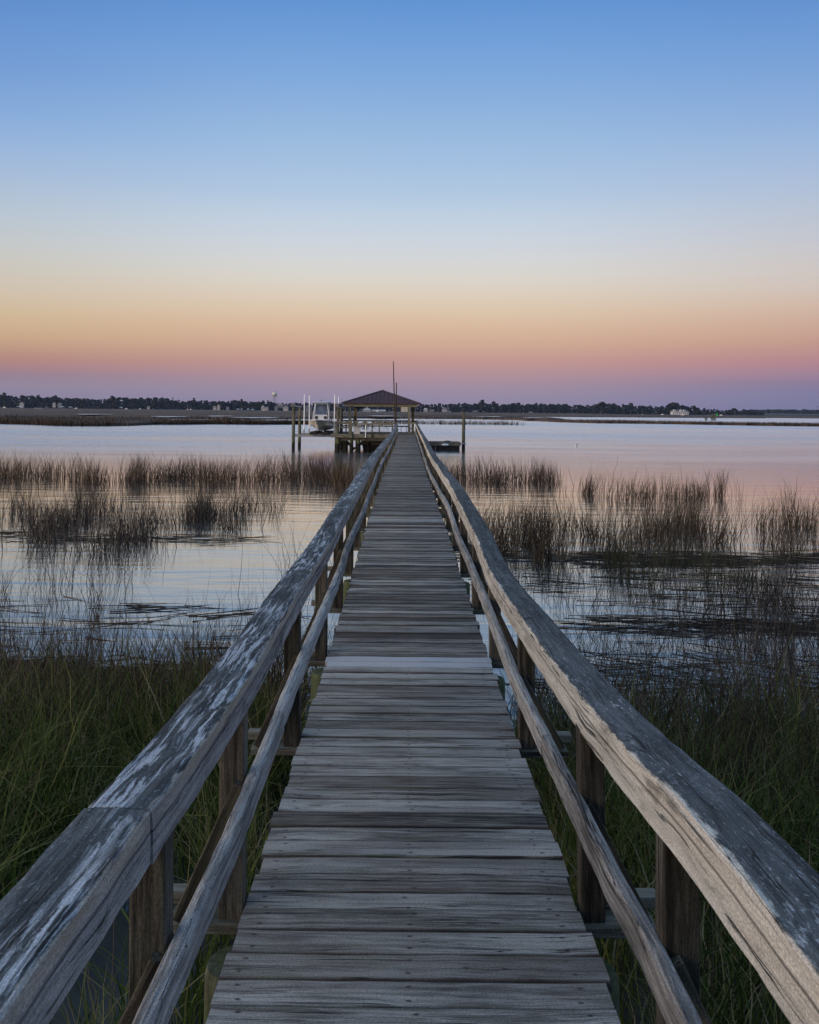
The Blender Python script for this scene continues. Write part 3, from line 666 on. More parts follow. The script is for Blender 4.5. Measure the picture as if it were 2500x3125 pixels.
mg, kg, bg_ = new_mat('tinted_windshield'); bg_.inputs['Base Color'].default_value = (0.10,0.13,0.19,1); bg_.inputs['Roughness'].default_value = .08; bg_.inputs['Alpha'].default_value = .55
bld(lambda mb: mb.add([(CXB-.46,CY+.02,1.40),(CXB+.46,CY+.02,1.40),(CXB+.42,CY+.28,2.12),(CXB-.42,CY+.28,2.12),(CXB-.46,CY+.03,1.40),(CXB+.46,CY+.03,1.40),(CXB+.42,CY+.29,2.12),(CXB-.42,CY+.29,2.12)], [(0,1,2,3),(7,6,5,4),(0,4,5,1),(1,5,6,2),(2,6,7,3),(3,7,4,0)]), 'windshield', mg, bt)
def ttop(mb):
    n = 12; v = []; 
    for zz, k in ((2.24, .96), (2.27, 1.0), (2.31, .97), (2.34, .75)):
        for q in range(n*2):
            a = math.pi*q/n; cxx = math.copysign(abs(math.cos(a))**.45, math.cos(a)); syy = math.copysign(abs(math.sin(a))**.45, math.sin(a))
            v.append((CXB+.05+.70*k*cxx, CY+.75+1.0*k*syy, zz+.035*(k*syy < 0)))
    m = n*2; f = [(i*m+j, i*m+(j+1) % m, (i+1)*m+(j+1) % m, (i+1)*m+j) for i in range(3) for j in range(m)]
    f += [tuple(reversed(range(m))), tuple(3*m+j for j in range(m))]
    mb.add(v, f)
M_top = plain('white_canopy_top', (0.42,0.46,0.48), .4, var=.05)
bld(ttop, 't_top', M_top, bt)
def tframe(mb):
    for sgn in (-1, 1):
        mb.tube([(CXB+sgn*.62, CY-.10, .60), (CXB+sgn*.57, CY+.05, 1.35), (CXB+sgn*.46, CY+.25, 2.24)], .032, 7)
        mb.tube([(CXB+sgn*.60, CY+.85, .60), (CXB+sgn*.54, CY+.90, 1.35), (CXB+sgn*.50, CY+1.1, 2.24)], .032, 7)
        mb.tube([(CXB+sgn*.575, CY+.02, 1.30), (CXB+sgn*.545, CY+.9, 1.30)], .025, 6)
    mb.tube([(CXB-.46, CY+.25, 2.20), (CXB+.46, CY+.25, 2.20)], .028, 6)
bld(tframe, 't_top_frame', plain('white_tube', (0.6,0.62,0.66), .3, var=.03), bt)
bld(lambda mb: mb.box((CXB-.45, CY+1.1, .55), (CXB+.5, CY+1.7, 1.15)), 'leaning_seat', M_shell, bt)
bld(lambda mb: (mb.prism([(-6.55,.75),(-6.15,.75),(-6.13,1.25),(-6.25,1.38),(-6.45,1.38),(-6.57,1.25)], 72.75, 73.35), mb.prism([(-6.43,-.25),(-6.27,-.25),(-6.23,.75),(-6.47,.75)], 72.85, 73.15)), 'outboard_engine', M_dkmetal, bt)
bld(lambda mb: mb.tube([(CXB+.62, CY+.6, .85), (CXB+.80, CY+.6, 1.12), (CXB+.90, CY+.7, .98), (CXB+.78, CY+.7, .86)], .03, 6), 'side_rail', M_alu, bt)
bld(lambda mb: mb.tube([(CXB-.02, CY+.5, 2.33), (CXB-.02, CY+.5, 2.52)], .03, 6), 'antenna', M_dkmetal, bt)

# lone float on the water
mbf = MB(); fx, fy = gw(1760.5, 1363)
fl = thing('marker_float', 'tiny white and dark float bobbing alone on the open water', 'float', (fx, fy, ZW))
bld(lambda mb: mb.tube([(fx-.06,fy,ZW-.02),(fx-.05,fy,ZW+.07),(fx-.03,fy,ZW+.14),(fx-.01,fy,ZW+.17)], [.05,.10,.09,.02], 10), 'ball', M_white, fl)
bld(lambda mb: mb.tube([(fx+.02,fy,ZW+.14),(fx+.03,fy,ZW+.24)], [.04,.05], 8), 'stick', M_black, fl)

# ------------------------------------------------------------------ marsh grass
rs = np.random.RandomState(11)
def grass_mat(name, ramp, hramp=None):
    m, k, b = new_mat(name)
    tn = k.n('ShaderNodeAttribute', attribute_name='tone').outputs['Fac']
    col = k.ramp(tn, ramp)
    if hramp:
        hh = k.n('ShaderNodeAttribute', attribute_name='hgt').outputs['Fac']
        col = k.mix(k.rng(k.m('ADD', hh, k.m('MULTIPLY', k.m('SUBTRACT', tn, .5), .5)), hramp[0], hramp[1]), col, hramp[2])
    k.nt.links.new(col, b.inputs['Base Color']); b.inputs['Roughness'].default_value = .7; b.inputs['Specular IOR Level'].default_value = .2
    tr = k.n('ShaderNodeBsdfTranslucent', {'Color': col})
    ms = k.n('ShaderNodeMixShader', {0: 0.35, 1: b.outputs[0], 2: tr.outputs[0]})
    out = [n_ for n_ in k.nt.nodes if n_.type == 'OUTPUT_MATERIAL'][0]; k.nt.links.new(ms.outputs[0], out.inputs['Surface'])
    return m
M_green = grass_mat('green_marsh_grass', [(0, c4(.026,.042,.010)), (.35, c4(.068,.11,.018)), (.65, c4(.15,.20,.038)), (.85, c4(.27,.29,.07)), (.93, c4(.36,.29,.10)), (1, c4(.48,.43,.27))], (.6, 1.2, c4(.20,.165,.085)))
M_olive = grass_mat('olive_marsh_grass', [(0, c4(.020,.018,.010)), (.5, c4(.060,.056,.026)), (1, c4(.14,.12,.07))])
M_brown_g = grass_mat('brown_marsh_grass', [(0, c4(.024,.016,.011)), (.5, c4(.070,.046,.028)), (.85, c4(.13,.088,.052)), (1, c4(.24,.18,.12))])
M_dead = grass_mat('dead_reed_stalks', [(0, c4(.014,.012,.010)), (.6, c4(.045,.036,.028)), (1, c4(.18,.145,.115))])
M_stalk = grass_mat('floating_stalk', [(0, c4(.026,.021,.017)), (.6, c4(.085,.068,.052)), (1, c4(.28,.23,.185))])
M_farg = grass_mat('far_marsh_grass', [(0, c4(.018,.011,.006)), (.5, c4(.042,.027,.015)), (1, c4(.085,.055,.03))])

def blades(name, base, h, wd, lean, bend, mat, label=None, tone=None, seg=4, wander=0.02, wind=(0, 0), kink=0.0, kind='stuff', parent=None):
    """base (n,3); each blade a tapered strip of seg segments"""
    n = len(base)
    th = rs.uniform(0, 2*np.pi, n); wa = rs.uniform(0, np.pi, n)
    ld = np.stack([np.cos(th)*lean*rs.rand(n)+wind[0], np.sin(th)*lean*rs.rand(n)+wind[1]], 1)
    bd = np.abs(rs.normal(0, 1, n))*bend
    bdir = np.stack([np.cos(th), np.sin(th)], 1)
    wdir = np.stack([np.cos(wa), np.sin(wa), np.zeros(n)], 1)
    kk = rs.rand(n) < kink; ks = rs.uniform(.35, .8, n); kd = rs.uniform(0, 2*np.pi, n)
    P = []
    for j in range(seg+1):
        s = j/seg
        xy = base[:, :2]+ld*h[:, None]*s+bdir*(bd*s**2.2*h)[:, None]
        z = base[:, 2]+h*(s-0.45*np.minimum(bd, 1.3)*s**2.6)
        over = np.clip(s-ks, 0, 1)
        xk = xy+np.stack([np.cos(kd), np.sin(kd)], 1)*(over*h*.95)[:, None]
        zk = z-over*h*1.55
        xy = np.where(kk[:, None], xk, xy); z = np.where(kk, np.maximum(zk, ZW+.01), z)
        if 0 < j < seg: xy = xy+rs.normal(0, wander, (n, 2))*h[:, None]
        P.append(np.concatenate([xy, z[:, None]], 1))
    V = []; HG = []
    for j in range(seg):
        s = j/seg; ww = (wd*(1-s*0.75))[:, None]*wdir/2
        V += [P[j]-ww, P[j]+ww]; HG += [np.full(n, s), np.full(n, s)]
    V.append(P[seg]); HG.append(np.ones(n))
    m = 2*seg+1
    V = np.stack(V, 1).reshape(-1, 3); HG = np.stack(HG, 1).reshape(-1)
    tone = rs.rand(n) if tone is None else tone
    T = np.repeat(tone, m)
    b = (np.arange(n)*m)[:, None]
    q = []
    for j in range(seg-1): q.append(b+np.array([[2*j, 2*j+1, 2*j+3, 2*j+2]]))
    tri = b+np.array([[2*seg-2, 2*seg-1, 2*seg]])
    li = np.concatenate(q+[tri], 1).reshape(-1)
    per = np.array([4]*(seg-1)+[3]); ls1 = np.concatenate([[0], np.cumsum(per)[:-1]])
    ls = (np.arange(n)[:, None]*per.sum()+ls1[None]).reshape(-1)
    o = mesh_obj(name, V, (li, ls), mat, parent, None, T, False, HG)
    if label: tag(o, label, 'grass', None, kind)
    return o
def stalks(name, c, L, rad, ang, dz, mat, label):
    """floating reed stalks: thin three sided rods lying on the water"""
    n = len(c)
    d = np.stack([np.cos(ang), np.sin(ang), dz], 1); sd2 = np.stack([-np.sin(ang), np.cos(ang), np.zeros(n)], 1); up = np.array([[0, 0, 1.0]])
    V = []
    bow = rs.normal(0, .05, n)
    for s in (-.5, 0.0, .5):
        p = c+d*(L*s)[:, None]+sd2*((bow*(1-4*s*s))*L)[:, None]
        r = rad*(1.0 if s < .4 else .35)
        V += [p+sd2*r[:, None], p-sd2*r[:, None], p+up*(r*1.4)[:, None]]
    V = np.stack(V, 1).reshape(-1, 3); m = 9
    b = (np.arange(n)*m)[:, None]; q = []
    for k in (0, 3):
        for j in range(3):
            q.append(b+np.array([[k+j, k+(j+1) % 3, k+3+(j+1) % 3, k+3+j]]))
    li = np.concatenate(q, 1).reshape(-1); ls = np.arange(n*6)*4
    o = mesh_obj(name, V, (li, ls), mat, None, None, np.repeat(rs.rand(n)**1.5, m), False, None)
    return tag(o, label, 'reeds', None, 'stuff')
def scatter(n, xr, yr, clump=0.0, nc=0, edge=None, ids=False):
    """points in a rectangle, drawn together in tussocks"""
    k = np.zeros(n, int)
    if nc:
        cx = rs.uniform(*xr, nc); cy = rs.uniform(*yr, nc); wt_ = rs.gamma(1.2, 1, nc); wt_ /= wt_.sum(); k = rs.choice(nc, n, p=wt_)
        sg = clump*rs.uniform(.5, 1.4, nc)
        x = cx[k]+rs.normal(0, 1, n)*sg[k]; y = cy[k]+rs.normal(0, 1, n)*sg[k]
    else:
        x = rs.uniform(*xr, n); y = rs.uniform(*yr, n)
    if edge is not None:
        ok = edge(x, y); x, y, k = x[ok], y[ok], k[ok]
    p = np.stack([x, y, np.full(len(x), ZW-.02)], 1)
    return (p, k) if ids else p
def oval(cx, cy, rx, ry, p=2.0, rough=.35):
    ph = rs.uniform(0, 6, 4)
    def f(x, y):
        a = np.arctan2((y-cy)/ry, (x-cx)/rx)
        lim = 1+rough*.5*(np.sin(3*a+ph[0])+.6*np.sin(7*a+ph[1])+.5*np.sin(13*a+ph[2]))
        return (np.abs((x-cx)/rx)**p+np.abs((y-cy)/ry)**p)**(1/p) < lim
    return f
def nrm(n, m, s, lo): return np.maximum(lo, rs.normal(m, s, n))

# distant belt in the creek, both sides of the walkway
def patch(name, label, n, cx, cy, rx, ry, h, wd, nc, clump, mat, lean=.22, bend=.15, kink=.02, p=2.4, wind=(0, 0), rough=.35):
    e = oval(cx, cy, rx, ry, p, rough)
    b, ci = scatter(n, (cx-rx*1.15, cx+rx*1.15), (cy-ry*1.3, cy+ry*1.3), clump, nc, e, True)
    ok = np.abs(b[:, 0]) > .75; b, ci = b[ok], ci[ok]
    k = len(b); fh = rs.uniform(.6, 1.22, nc)[ci]; wx = rs.normal(0, .13, nc)[ci]+wind[0]; wy = rs.normal(0, .08, nc)[ci]
    return blades(name, b, nrm(k, h, h*.2, h*.3)*fh, nrm(k, wd, wd*.3, wd*.4), lean, bend, mat, label, kink=kink, wind=(wx, wy))
patch('marsh_grass', 'short far belt of brown marsh grass separate from the long belt on the boat side', 1700, -16.6, 40.0, 2.6, 2.6, .92, .017, 60, .35, M_brown_g)
patch('marsh_grass', 'long far belt of brown marsh grass running to the walkway on the boat side', 6500, -7.2, 40.0, 6.0, 2.7, .95, .017, 130, .42, M_brown_g, wind=(.03, 0))
patch('marsh_grass', 'dark tangled patch of marsh grass in mid creek on the boat side', 7200, -9.0, 25.0, 5.0, 4.8, .72, .013, 75, .36, M_dead, lean=.35, kink=.16, rough=.3)
patch('marsh_grass', 'thin edge of broken reed stems trailing off the dark mid creek patch', 700, -4.9, 26.8, 1.7, 3.4, .72, .010, 40, .25, M_dead, lean=.5, kink=.4)
patch('marsh_grass', 'sparse near reeds standing among floating stalks on the boat side', 1000, -6.1, 13.3, 1.9, 3.2, .95, .008, 55, .22, M_dead, lean=.4, kink=.25)
patch('marsh_grass', 'far belt of brown marsh grass beside the walkway below the lone mooring pile', 2300, 4.1, 41.3, 2.7, 2.6, .92, .017, 75, .35, M_brown_g, wind=(.05, 0))
patch('marsh_grass', 'small brown grass island standing alone in open water', 1700, 8.8, 34.5, 2.7, 2.4, .88, .014, 60, .3, M_brown_g, wind=(.06, 0))
patch('marsh_grass', 'wide bank of reddish brown marsh grass close beside the pale handrail', 4600, 4.2, 23.4, 3.5, 3.6, .86, .012, 160, .28, M_brown_g, wind=(.10, 0), kink=.06)
patch('marsh_grass', 'leaning reddish brown marsh grass toward the outer edge of the near creek', 2600, 9.3, 23.6, 2.8, 3.4, .95, .012, 80, .28, M_brown_g, wind=(.12, 0), kink=.10, lean=.35)
patch('marsh_grass', 'olive clump of marsh grass standing in front of the drifted stalks', 1500, 5.0, 17.9, 1.3, 1.7, .78, .008, 60, .25, M_olive, lean=.3, wind=(.05, 0), kink=.1)
patch('marsh_grass', 'scattered olive stems standing between the drifted stalks and the pale handrail', 700, 2.5, 18.2, 1.6, 1.9, .72, .008, 40, .25, M_olive, lean=.3, kink=.15)
patch('marsh_grass', 'dark criss-crossed dead reeds in the near water beside the pale handrail', 1700, 4.3, 11.6, 2.4, 1.9, .72, .007, 120, .28, M_dead, lean=.8, kink=.45, rough=.3)
patch('marsh_grass', 'thin dead reeds standing at the outer edge of the near water', 2300, 6.0, 13.4, 1.9, 2.9, .9, .008, 70, .25, M_dead, lean=.45, kink=.25)
patch('marsh_grass', 'tangled dark stems standing in the water between the two rafts of drifted stalks', 1100, 4.6, 15.6, 2.3, 1.5, .8, .008, 60, .3, M_olive, lean=.5, kink=.25)
b = scatter(170, (-2.6, -.9), (8.5, 20)); b = b[(b[:, 0] < -.95)]
blades('marsh_grass', b, nrm(len(b), .95, .25, .4), nrm(len(b), .007, .002, .004), .35, .3, M_brown_g, 'a few thin grass stems rising from the water against the streaked handrail', kink=.15)

# floating stalks
def wrack(label, n, cx, cy, rx, ry, L, rad, tilt=.02, spread=.22, mean=0.0, p=2.2, lift=.05):
    e = oval(cx, cy, rx, ry, p, .4)
    c = scatter(n, (cx-rx*1.2, cx+rx*1.2), (cy-ry*1.4, cy+ry*1.4), 0, 0, e); k = len(c)
    c[:, 2] = ZW+np.abs(rs.normal(0, lift, k))
    return stalks('floating_reeds', c, nrm(k, L, L*.35, .15), nrm(k, rad, rad*.3, rad*.4), rs.normal(mean, spread, k), rs.normal(0, tilt, k), M_stalk, label)
wrack('mat of dead reed stalks drifted against the green grass on the boat side', 1500, -4.6, 10.4, 3.0, .85, .85, .0065, mean=.03)
wrack('loose dead stalks floating on the open water on the boat side', 130, -4.2, 13.2, 2.4, 2.0, .95, .0065, lift=.015, mean=.08, spread=.3)
wrack('thin line of floating stalks inside the dark mid creek patch', 300, -9.0, 22.2, 5.0, .9, .9, .007, lift=.03)
wrack('long raft of dead stalks drifted across the water beside the pale handrail', 480, 6.2, 19.9, 5.0, .75, 1.1, .010, lift=.05, mean=-.03)
wrack('second raft of drifted stalks nearer the green grass beside the pale handrail', 260, 4.9, 13.6, 2.9, .45, .95, .008, lift=.05, mean=-.05)
wrack('scattered drifted stalks between the two rafts', 260, 5.2, 16.4, 3.4, 2.2, .9, .007, lift=.02, mean=-.04)
wrack('criss-crossed drifted stalks at the edge of the green grass beside the pale handrail', 420, 4.3, 10.8, 2.6, 1.4, .8, .006, lift=.05, spread=.5, mean=-.1, tilt=.12)

# near green banks, one each side, and the grass under the walkway
def near_bank(label, n, xr, yr, nc, hfun, mat, wd=.0105, keep=None, bend=.55, lean=.3, tone=None, kink=.03):
    b, ci = scatter(n, xr, yr, .17, nc, keep, True)
    b[:, 2] = [bank_z(x, y)-.03 for x, y in b[:, :2]]
    b[:, 2] = np.maximum(b[:, 2], ZW-.05)
    k = len(b); hh = hfun(b[:, 0], b[:, 1])*np.maximum(.35, rs.normal(1, .22, k))*rs.uniform(.7, 1.2, nc)[ci]
    tn = np.clip(rs.beta(1.3, 2.0, k)+rs.normal(0, .20, nc)[ci]+.13*np.sin(b[:, 0]*1.9+b[:, 1]*1.1)*np.sin(b[:, 1]*1.6-b[:, 0]*.7), 0, 1)
    tn = np.where(rs.rand(k) < .12, rs.uniform(.84, 1.0, k), tn)
    return blades('marsh_grass', b, hh, nrm(k, wd, wd*.35, wd*.4), lean, bend, mat, label, tone=tn, seg=5, kink=kink, wind=(rs.normal(0, .14, nc)[ci], rs.normal(0, .10, nc)[ci]))
pool = lambda x, y: ((x+1.7)/.62)**2+((y-5.0)/1.25)**2 > 1
near_bank('lush green marsh grass crowding the streaked handrail on the boat side', 24000, (-6.2, -1.05), (3.2, 8.6), 1300, lambda x, y: .62+.03*y, M_green, keep=lambda x, y: (x < -.98) & pool(x, y))
near_bank('taller brown marsh grass behind the lush green bank on the boat side', 7500, (-6.5, -1.0), (7.4, 10.6), 380, lambda x, y: .92+0*y, M_brown_g, .0075, bend=.25, keep=lambda x, y: x < -.95, kink=.12)
near_bank('lush green marsh grass crowding the pale handrail', 21000, (1.0, 6.2), (2.6, 8.4), 1200, lambda x, y: .55+.03*y, M_green, keep=lambda x, y: (x > .98))
near_bank('taller brown marsh grass behind the lush green bank beside the pale handrail', 7500, (1.0, 6.6), (6.2, 9.6), 420, lambda x, y: .90+0*y, M_brown_g, .0075, bend=.35, keep=lambda x, y: x > .95, kink=.12)
near_bank('short green grass sprouting beneath the walkway', 5200, (-1.15, 1.15), (2.0, 8.4), 260, lambda x, y: .55+.0*y, M_green, keep=lambda x, y: (np.abs(x) > .60) & (np.abs(x) < 1.1) & (((x+1.0)/.5)**2+((y-4.6)/.8)**2 > 1), bend=.4)
for lab_, xr_, n_ in (('pale straw stalks arching out of the green bank on the boat side', (-6.0, -1.1), 420), ('pale straw stalks arching out of the green bank beside the pale handrail', (1.1, 5.8), 380)):
    b = scatter(n_, xr_, (3.6, 8.8), .25, 120); b = b[(np.abs(b[:, 0]) > 1.0) & pool(b[:, 0], b[:, 1])]; k = len(b)
    blades('straw_stalks', b, nrm(k, 1.08, .22, .6), nrm(k, .0075, .002, .004), .35, .75, M_brown_g, lab_, tone=np.clip(rs.uniform(.6, 1.15, k), 0, 1), seg=6, wander=.006)
lf = MB()
for (ax, ay, L, wd_, an) in ((-1.62,4.62,.20,.075,.35),(-1.60,4.50,.19,.07,.25)):
    c, s_ = math.cos(an), math.sin(an)
    pts = [(-.5,0,.0),(-.2,.5,.02),(.2,.5,.025),(.5,0,.0),(.2,-.5,.012),(-.2,-.5,.01)]
    v = [(ax+c*u*L-s_*q*wd_, ay+s_*u*L+c*q*wd_, ZW+.035+z) for u, q, z in pts]
    v += [(p[0], p[1], p[2]-.012) for p in v]
    lf.add(v, [(0,1,2,3,4,5),(11,10,9,8,7,6)]+[(i, i+6, (i+1) % 6+6, (i+1) % 6) for i in range(6)])
tag(lf.build('bark_debris', plain('rusty_bark', (0.16,0.085,0.045), .8, var=.4, sc=12)), 'rust brown curled bark floating in the dark pool by the streaked handrail', 'bark')

# ------------------------------------------------------------------ far marsh, shore
M_marsh = plain('far_marsh_ground', (0.058,0.034,0.018), .9, var=.8, sc=.035)
def inside(poly, x, y):
    r = np.zeros(len(x), bool); n = len(poly)
    for i in range(n):
        (x1, y1), (x2, y2) = poly[i], poly[(i+1) % n]
        c = ((y1 > y) != (y2 > y)) & (x < (x2-x1)*(y-y1)/(y2-y1+1e-9)+x1); r ^= c
    return r
def marsh(name, label, front, back, top, nb, hb, wb, thin=0):
    """front/back: lists of (x, distance) edges left to right, ground slab + standing blades"""
    xs = np.linspace(front[0][0], front[-1][0], 140)
    fy = np.interp(xs, *zip(*front))+rs.normal(0, .6, 140)*np.interp(xs, *zip(*front))/160; by = np.interp(xs, *zip(*back))
    rows = [(0.0, -.1), (.02, top*.75), (.15, top), (.4, top), (.7, top), (.97, top), (1.0, -.1)]
    V = []; Fc = []; nr = len(rows)
    for i, x in enumerate(xs):
        for s, t_ in rows:
            yy = fy[i]+(by[i]-fy[i])*s
            V.append((x*(yy/fy[i])**.0, yy, ZW+t_+(rs.normal(0, .07) if t_ > 0 else 0)))
    for i in range(139):
        for j in range(nr-1): Fc.append((i*nr+j, (i+1)*nr+j, (i+1)*nr+j+1, i*nr+j+1))
    tag(mesh_obj(name, V, Fc, M_marsh), kind='structure')
    x = rs.uniform(front[0][0], front[-1][0], nb); f_ = np.interp(x, *zip(*front)); k_ = np.interp(x, *zip(*back))
    u = rs.rand(nb)**(1.8 if not thin else 1.0)
    y_ = f_-1.2+(k_-f_+1.0)*u
    b = np.stack([x, y_, np.full(nb, ZW)], 1)
    blades('far_marsh_grass', b, nrm(nb, hb, hb*.18, hb*.4), nrm(nb, wb, wb*.3, wb*.4), .2, .12, M_farg, label, seg=2, wander=.03)
g2 = lambda pts: [gw(*p) for p in pts]
fA = [(-118, 150)]+[(x, y) for x, y in g2([(0,1293.5),(100,1296),(200,1300),(300,1300.5),(400,1299.5),(420,1296),(560,1296),(650,1294.5),(800,1296),(900,1295),(1015,1293.5)])]
marsh('marsh_island', 'brown marsh grass island across the creek on the boat side', fA, [(fA[0][0], 200), (-60, 205), (-35, 200), (fA[-1][0], 190)], .62, 14000, 1.0, .11)
fB = [(-330, 262), (-150, 255), (-75, 250), (-60, 268), (-45, 262), (-30, 300), (-15, 335), (0, 342), (20, 350), (40, 330), (55, 330)]
marsh('marsh_flat', 'far brown marsh flats behind the first grass island', fB, [(-330, 480), (-100, 470), (-40, 480), (0, 475), (30, 420), (55, 400)], .75, 9000, .95, .22)
fC = [(-800, 560), (-250, 520), (-50, 545), (50, 520), (120, 560), (240, 620), (260, 700)]
marsh('marsh_flat', 'farthest brown marsh flats reaching the wooded shore', fC, [(-800, 1390), (-250, 1390), (100, 1385), (220, 1360), (260, 1300)], .8, 9000, .9, .4)
fD = g2([(1250,1277.5),(1430,1277.5),(1570,1282),(1700,1288.5),(1830,1292),(1950,1293),(2060,1294.5),(2300,1299),(2500,1301.5)])
fD = fD+[(150, 225)]
bD = [(fD[0][0], fD[0][1]+60), (fD[2][0], fD[2][1]+60), (fD[3][0], fD[3][1]+55), (fD[4][0], fD[4][1]+35), (fD[5][0], fD[5][1]+25), (fD[6][0], fD[6][1]+12), (fD[7][0], fD[7][1]+10), (fD[8][0], fD[8][1]+9), (150, 234)]
fD = sorted(fD); bD = sorted(bD)
marsh('marsh_island', 'thin brown marsh strip across the creek beyond the lone mooring pile', fD, bD, .6, 12000, .95, .13, 1)
fE = [(230, 690), (300, 660), (420, 640), (700, 600)]
marsh('mud_flat', 'dark mud flat line below the far point', fE, [(230, 1350), (300, 1320), (420, 1290), (700, 1290)], .35, 2500, .5, .4)
for x0_, x1_, yp in ((244, 326, 1263.5), (470, 560, 1270.5), (640, 700, 1269), (715, 850, 1273.5), (1125, 1212, 1268.5), (1450, 1535, 1270.5), (1600, 1660, 1274.5)):
    zt_ = ZW+1.02; a_ = gw(x0_, yp, zt_); b_ = gw(x1_, yp+RO*(x1_-x0_), zt_); v = []
    for q in range(28):
        an = 2*math.pi*q/28; rr = 1+.25*math.sin(3*an+x0_)+.15*math.sin(7*an)
        v.append(((a_[0]+b_[0])/2+(b_[0]-a_[0])/2*rr*math.cos(an), (a_[1]+b_[1])/2+(.035*a_[1])*rr*math.sin(an), zt_))
    tag(mesh_obj('tidal_pool', v, [tuple(range(28))], M_water), kind='structure')
b = np.stack([rs.uniform(-8, 26, 1500), rs.uniform(205, 226, 1500), np.full(1500, ZW)], 1)
blades('far_marsh_grass', b, nrm(1500, .9, .25, .3), nrm(1500, .07, .02, .03), .2, .1, M_farg, 'sparse reeds in shallow water behind the pavilion', seg=2, wander=.03)
def shore_z(x, y): return ZW+.75+.5*math.sin(x*.01)+(y-1380)*.004
grid('shore_ground', -1500, 1500, 1384, 2900, 40, 20, shore_z, plain('shore_ground', (0.022,0.026,0.02), .9, var=.4, sc=.05))

# ------------------------------------------------------------------ wooded shore
def ico():
    t = (1+5**.5)/2
    v = np.array([(-1,t,0),(1,t,0),(-1,-t,0),(1,-t,0),(0,-1,t),(0,1,t),(0,-1,-t),(0,1,-t),(t,0,-1),(t,0,1),(-t,0,-1),(-t,0,1)], float)
    f = [(0,11,5),(0,5,1),(0,1,7),(0,7,10),(0,10,11),(1,5,9),(5,11,4),(11,10,2),(10,7,6),(7,1,8),(3,9,4),(3,4,2),(3,2,6),(3,6,8),(3,8,9),(4,9,5),(2,4,11),(6,2,10),(8,6,7),(9,8,1)]
    v /= np.linalg.norm(v[0]); v = list(map(tuple, v)); cache = {}; nf = []
    def mid(a, b):
        key = (min(a, b), max(a, b))
        if key not in cache:
            p = np.array(v[a])+np.array(v[b]); v.append(tuple(p/np.linalg.norm(p))); cache[key] = len(v)-1
        return cache[key]
    for a, b, c in f:
        x, y, z = mid(a, b), mid(b, c), mid(c, a); nf += [(a,x,z),(b,y,x),(c,z,y),(x,y,z)]
    return np.array(v), np.array(nf)
IV, IF = ico()
def blobs(cen, rad, squash=.75, jit=.22):
    n = len(cen); m = len(IV)
    d = IV[None]*(1+rs.normal(0, jit, (n, m, 1)))*rad[:, None, None]; d[:, :, 2] *= squash
    V = (cen[:, None]+d).reshape(-1, 3)
    Fc = (IF[None]+(np.arange(n)*m)[:, None, None]).reshape(-1, 3)
    return V, (Fc.reshape(-1), np.arange(len(Fc))*3), np.repeat(rs.rand(n), m)
def leaf_mat(name, a, b):
    m, k, bs = new_mat(name)
    tn = k.n('ShaderNodeAttribute', attribute_name='tone').outputs['Fac']
    pos = k.n('ShaderNodeNewGeometry').outputs['Position']
    f = k.m('ADD', k.m('MULTIPLY', tn, .6), k.m('MULTIPLY', k.noise(pos, .35, 4), .5))
    k.nt.links.new(k.ramp(f, [(.2, a), (.8, b)]), bs.inputs['Base Color']); bs.inputs['Roughness'].default_value = .9; bs.inputs['Specular IOR Level'].default_value = .1
    return m
M_leaf = leaf_mat('dark_shore_foliage', c4(.005,.008,.007), c4(.020,.024,.018))
prof = interp([(-300,1197),(0,1199),(12,1197),(30,1203),(100,1204),(120,1208),(150,1207),(165,1204),(185,1211),(240,1209),(270,1213),(300,1215),(330,1211),(345,1209),(380,1208),(420,1210),(500,1209),(525,1215),(560,1219),(590,1216),(620,1217),(645,1222),(690,1219),(730,1220),(770,1221),(815,1220),(850,1226),(900,1226),(960,1228),(1100,1229),(1290,1228),(1310,1231),(1350,1229),(1390,1230),(1420,1226),(1440,1230),(1470,1223),(1490,1230),(1520,1225),(1545,1229),(1580,1227),(1600,1231),(1640,1228),(1680,1228),(1700,1229),(1750,1234),(1770,1231),(1800,1232),(1830,1227),(1885,1228),(1893,1240),(1905,1234),(1925,1230),(1940,1236),(1990,1235),(2010,1240),(2035,1232),(2070,1231),(2100,1235),(2128,1240),(2140,1250),(2160,1246),(2185,1247),(2195,1251),(2220,1249),(2240,1246),(2260,1251),(2290,1250),(2310,1254),(2330,1257),(2900,1262)])
bw = interp([(0, 1246), (850, 1254), (1250, 1260), (1900, 1266), (2500, 1271)])
def wood_mass(name, label, x0, x1, step, D, hk, seedtone):
    cen, rad = [], []
    x = x0
    while x < x1:
        for dep in (0, 28, 60):
            Dd = D+dep+R.uniform(-8, 8); xx = x+R.uniform(-step, step)
            top = at(xx, prof(xx), Dd)[2]; bx = at(xx, prof(xx), Dd)[0]
            gz = shore_z(bx, Dd); hh = (top-gz)*(R.uniform(.84, 1.0) if dep else R.uniform(.6, .92))
            r = R.uniform(2.0, 3.6)*min(1.25, max(.55, hh/14))
            for q in range(R.randint(6, 9)):
                a = R.uniform(0, 6.28); rr = R.uniform(0, 1)*r*1.1; zf = R.random()
                cen.append((bx+rr*math.cos(a)*(1.1-.5*zf), Dd+rr*math.sin(a), gz+hh*(.42+.50*zf)-r*.2)); rad.append(r*R.uniform(.38, .68))
            for q in range(3):
                cen.append((bx+R.uniform(-r, r)*1.3, Dd+R.uniform(-4, 2), gz+hh*R.uniform(.05, .45))); rad.append(r*R.uniform(.6, .9))
        x += step
    V, Fc, T = blobs(np.array(cen), np.array(rad))
    return tag(mesh_obj(name, V, Fc, M_leaf, None, None, T), label, 'woodland', None, 'stuff')
wood_mass('shoreline_wood', 'dark continuous wood along the far shore', -1100, 2145, 7.5, 1408, 1, 0)
